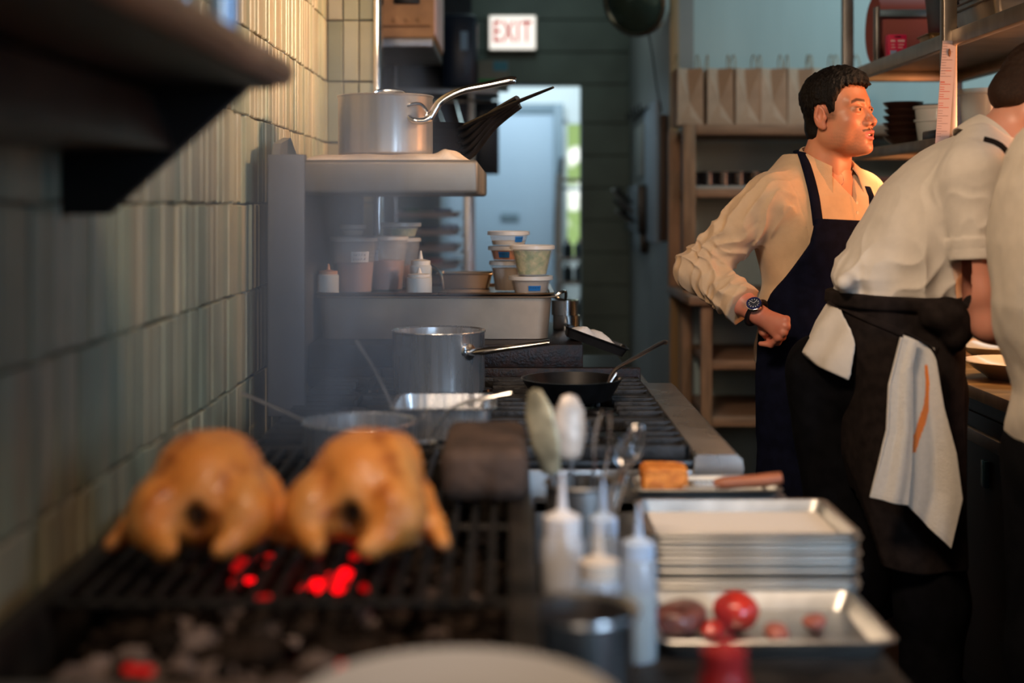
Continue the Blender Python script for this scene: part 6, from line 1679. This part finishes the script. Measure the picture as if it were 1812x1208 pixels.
def shirtC(X, Y, Z):
    d = torsoC(X, Y, Z) - .004 * np.sin(Z * 30 + Y * 20 + 2 * wob(X, Y, Z, 10, 3)) - .003 * wob(X, Y, Z, 20, 5)
    d = smin(d, smin(armC(X, Y, Z), armC2(X, Y, Z), .001), .025)
    return smax(d, X - 1.27, .004)
SHM_C = mat('cream_jacket_cotton', (.64, .56, .46), .88, 0, var=.05, vscale=30, bump=.2, bscale=600)
netobj('jacket', shirtC, (.93, 2.34, .86), (1.30, 3.0, 1.60), .005, SHM_C, MC, 1)
HCc = (1.165, 2.68, 1.70); RC = rotm((.93, .1, -.30), (.3, 0, 1))
def hnC(X, Y, Z): return smin(headf(X, Y, Z, HCc, RC)[0], seg(X, Y, Z, (1.10, 2.68, 1.52), (1.15, 2.68, 1.64), .058, .056), .03)
def haC(X, Y, Z):
    d = None
    for (ex_, ey, hy) in ((1.22, 2.45, 2.475), (1.22, 2.88, 2.855)):
        e = seg(X, Y, Z, (1.20, ey, 1.14), (1.315, hy, 1.035), .034, .026); e = smin(e, ell(X, Y, Z, (1.355, hy, 1.015), (.045, .038, .018)), .015)
        for i in range(4):
            y = hy - .028 + .019 * i; e = smin(e, chain(X, Y, Z, [(1.385, y, 1.015), (1.415, y, 1.008), (1.43, y, .985)], [.010, .009, .0075], .003), .005)
        s_ = -1 if hy > 2.7 else 1
        e = smin(e, chain(X, Y, Z, [(1.335, hy + .028 * s_, 1.015), (1.365, hy + .045 * s_, 1.0), (1.39, hy + .045 * s_, .99)], [.013, .011, .009], .004), .008)
        d = e if d is None else np.minimum(d, e)
    return d
pC = []
for f_, lo, hi, h in ((hnC, (1.02, 2.55, 1.45), (1.30, 2.81, 1.86), .004), (haC, (1.14, 2.38, .95), (1.46, 2.95, 1.2), .004), (lambda X, Y, Z: torsoC(X, Y, Z) + .02, (.95, 2.4, .86), (1.28, 3.0, 1.58), .010)):
    V, Q = nets(f_, lo, hi, h); V = relax(V, Q, 1); pC.append((V, Q, facecol(V, HCc, RC, (.56, .27, .19)) if f_ is hnC else np.tile(np.array((.56, .26, .18)), (len(V), 1))))
body_of(MC, pC)
netobj('hair', lambda X, Y, Z: hairf(X, Y, Z, HCc, RC, .012), (1.0, 2.54, 1.55), (1.30, 2.82, 1.87), .004, HAIRB, MC, 1)
eyes(HCc, RC, MC)
def legsC(X, Y, Z):
    d = None
    for hy in (2.60, 2.78):
        e = chain(X, Y, Z, [(1.11, hy, .88), (1.10, hy, .48), (1.09, hy, .06)], [.095, .07, .058], .05); d = e if d is None else smin(d, e, .03)
    d = smin(d, ell(X, Y, Z, (1.11, 2.69, .90), (.10, .16, .12)), .05)
    return smax(d, .05 - Z, .004)
netobj('trousers', legsC, (.96, 2.46, .04), (1.24, 2.92, 1.02), .008, BLKT, MC, 1)
shoe(1.07, 2.60, 1, 0, MC); shoe(1.07, 2.78, 1, 0, MC)

# ------------------------------------------------------------------ smoke rising from the grill
m = bpy.data.materials.new('drifting_smoke'); m.use_nodes = True; nt = m.node_tree; nt.nodes.clear()
out = nt.nodes.new('ShaderNodeOutputMaterial'); vol = nt.nodes.new('ShaderNodeVolumePrincipled')
vol.inputs['Color'].default_value = (.66, .80, 1.0, 1); vol.inputs['Anisotropy'].default_value = .25
tc = nt.nodes.new('ShaderNodeTexCoord'); mp = nt.nodes.new('ShaderNodeMapping'); mp.inputs['Scale'].default_value = (6.5, 2.6, 1.9)
no = nt.nodes.new('ShaderNodeTexNoise'); no.inputs['Scale'].default_value = 1.0; no.inputs['Detail'].default_value = 3; no.inputs['Distortion'].default_value = 1.2
cr = nt.nodes.new('ShaderNodeValToRGB'); cr.color_ramp.elements[0].position = .40; cr.color_ramp.elements[0].color = (.06, .06, .06, 1); cr.color_ramp.elements[1].position = .72
gr = nt.nodes.new('ShaderNodeTexGradient'); gr.gradient_type = 'SPHERICAL'; mg = nt.nodes.new('ShaderNodeMapping')
mg.inputs['Scale'].default_value = (1 / .27, 1 / .62, 1 / .50)
mu = nt.nodes.new('ShaderNodeMath'); mu.operation = 'MULTIPLY'; mu2 = nt.nodes.new('ShaderNodeMath'); mu2.operation = 'MULTIPLY'; mu2.inputs[1].default_value = 5.5
K = nt.links.new
K(tc.outputs['Object'], mp.inputs[0]); K(mp.outputs[0], no.inputs['Vector']); K(no.outputs['Fac'], cr.inputs[0]); K(tc.outputs['Object'], mg.inputs[0]); K(mg.outputs[0], gr.inputs[0])
K(cr.outputs[0], mu.inputs[0]); K(gr.outputs['Fac'], mu.inputs[1]); K(mu.outputs[0], mu2.inputs[0]); K(mu2.outputs[0], vol.inputs['Density']); K(vol.outputs[0], out.inputs['Volume'])
bm = NB(); box(bm, -.26, .27, -.50, .62, -.31, .50)
sm = fin('smoke', bm, m, smooth=False); sm.location = (-.31, 2.45, 1.27); prop(sm, 'thin bluish smoke drifting up from the charcoal grill', 'smoke', kind='stuff')
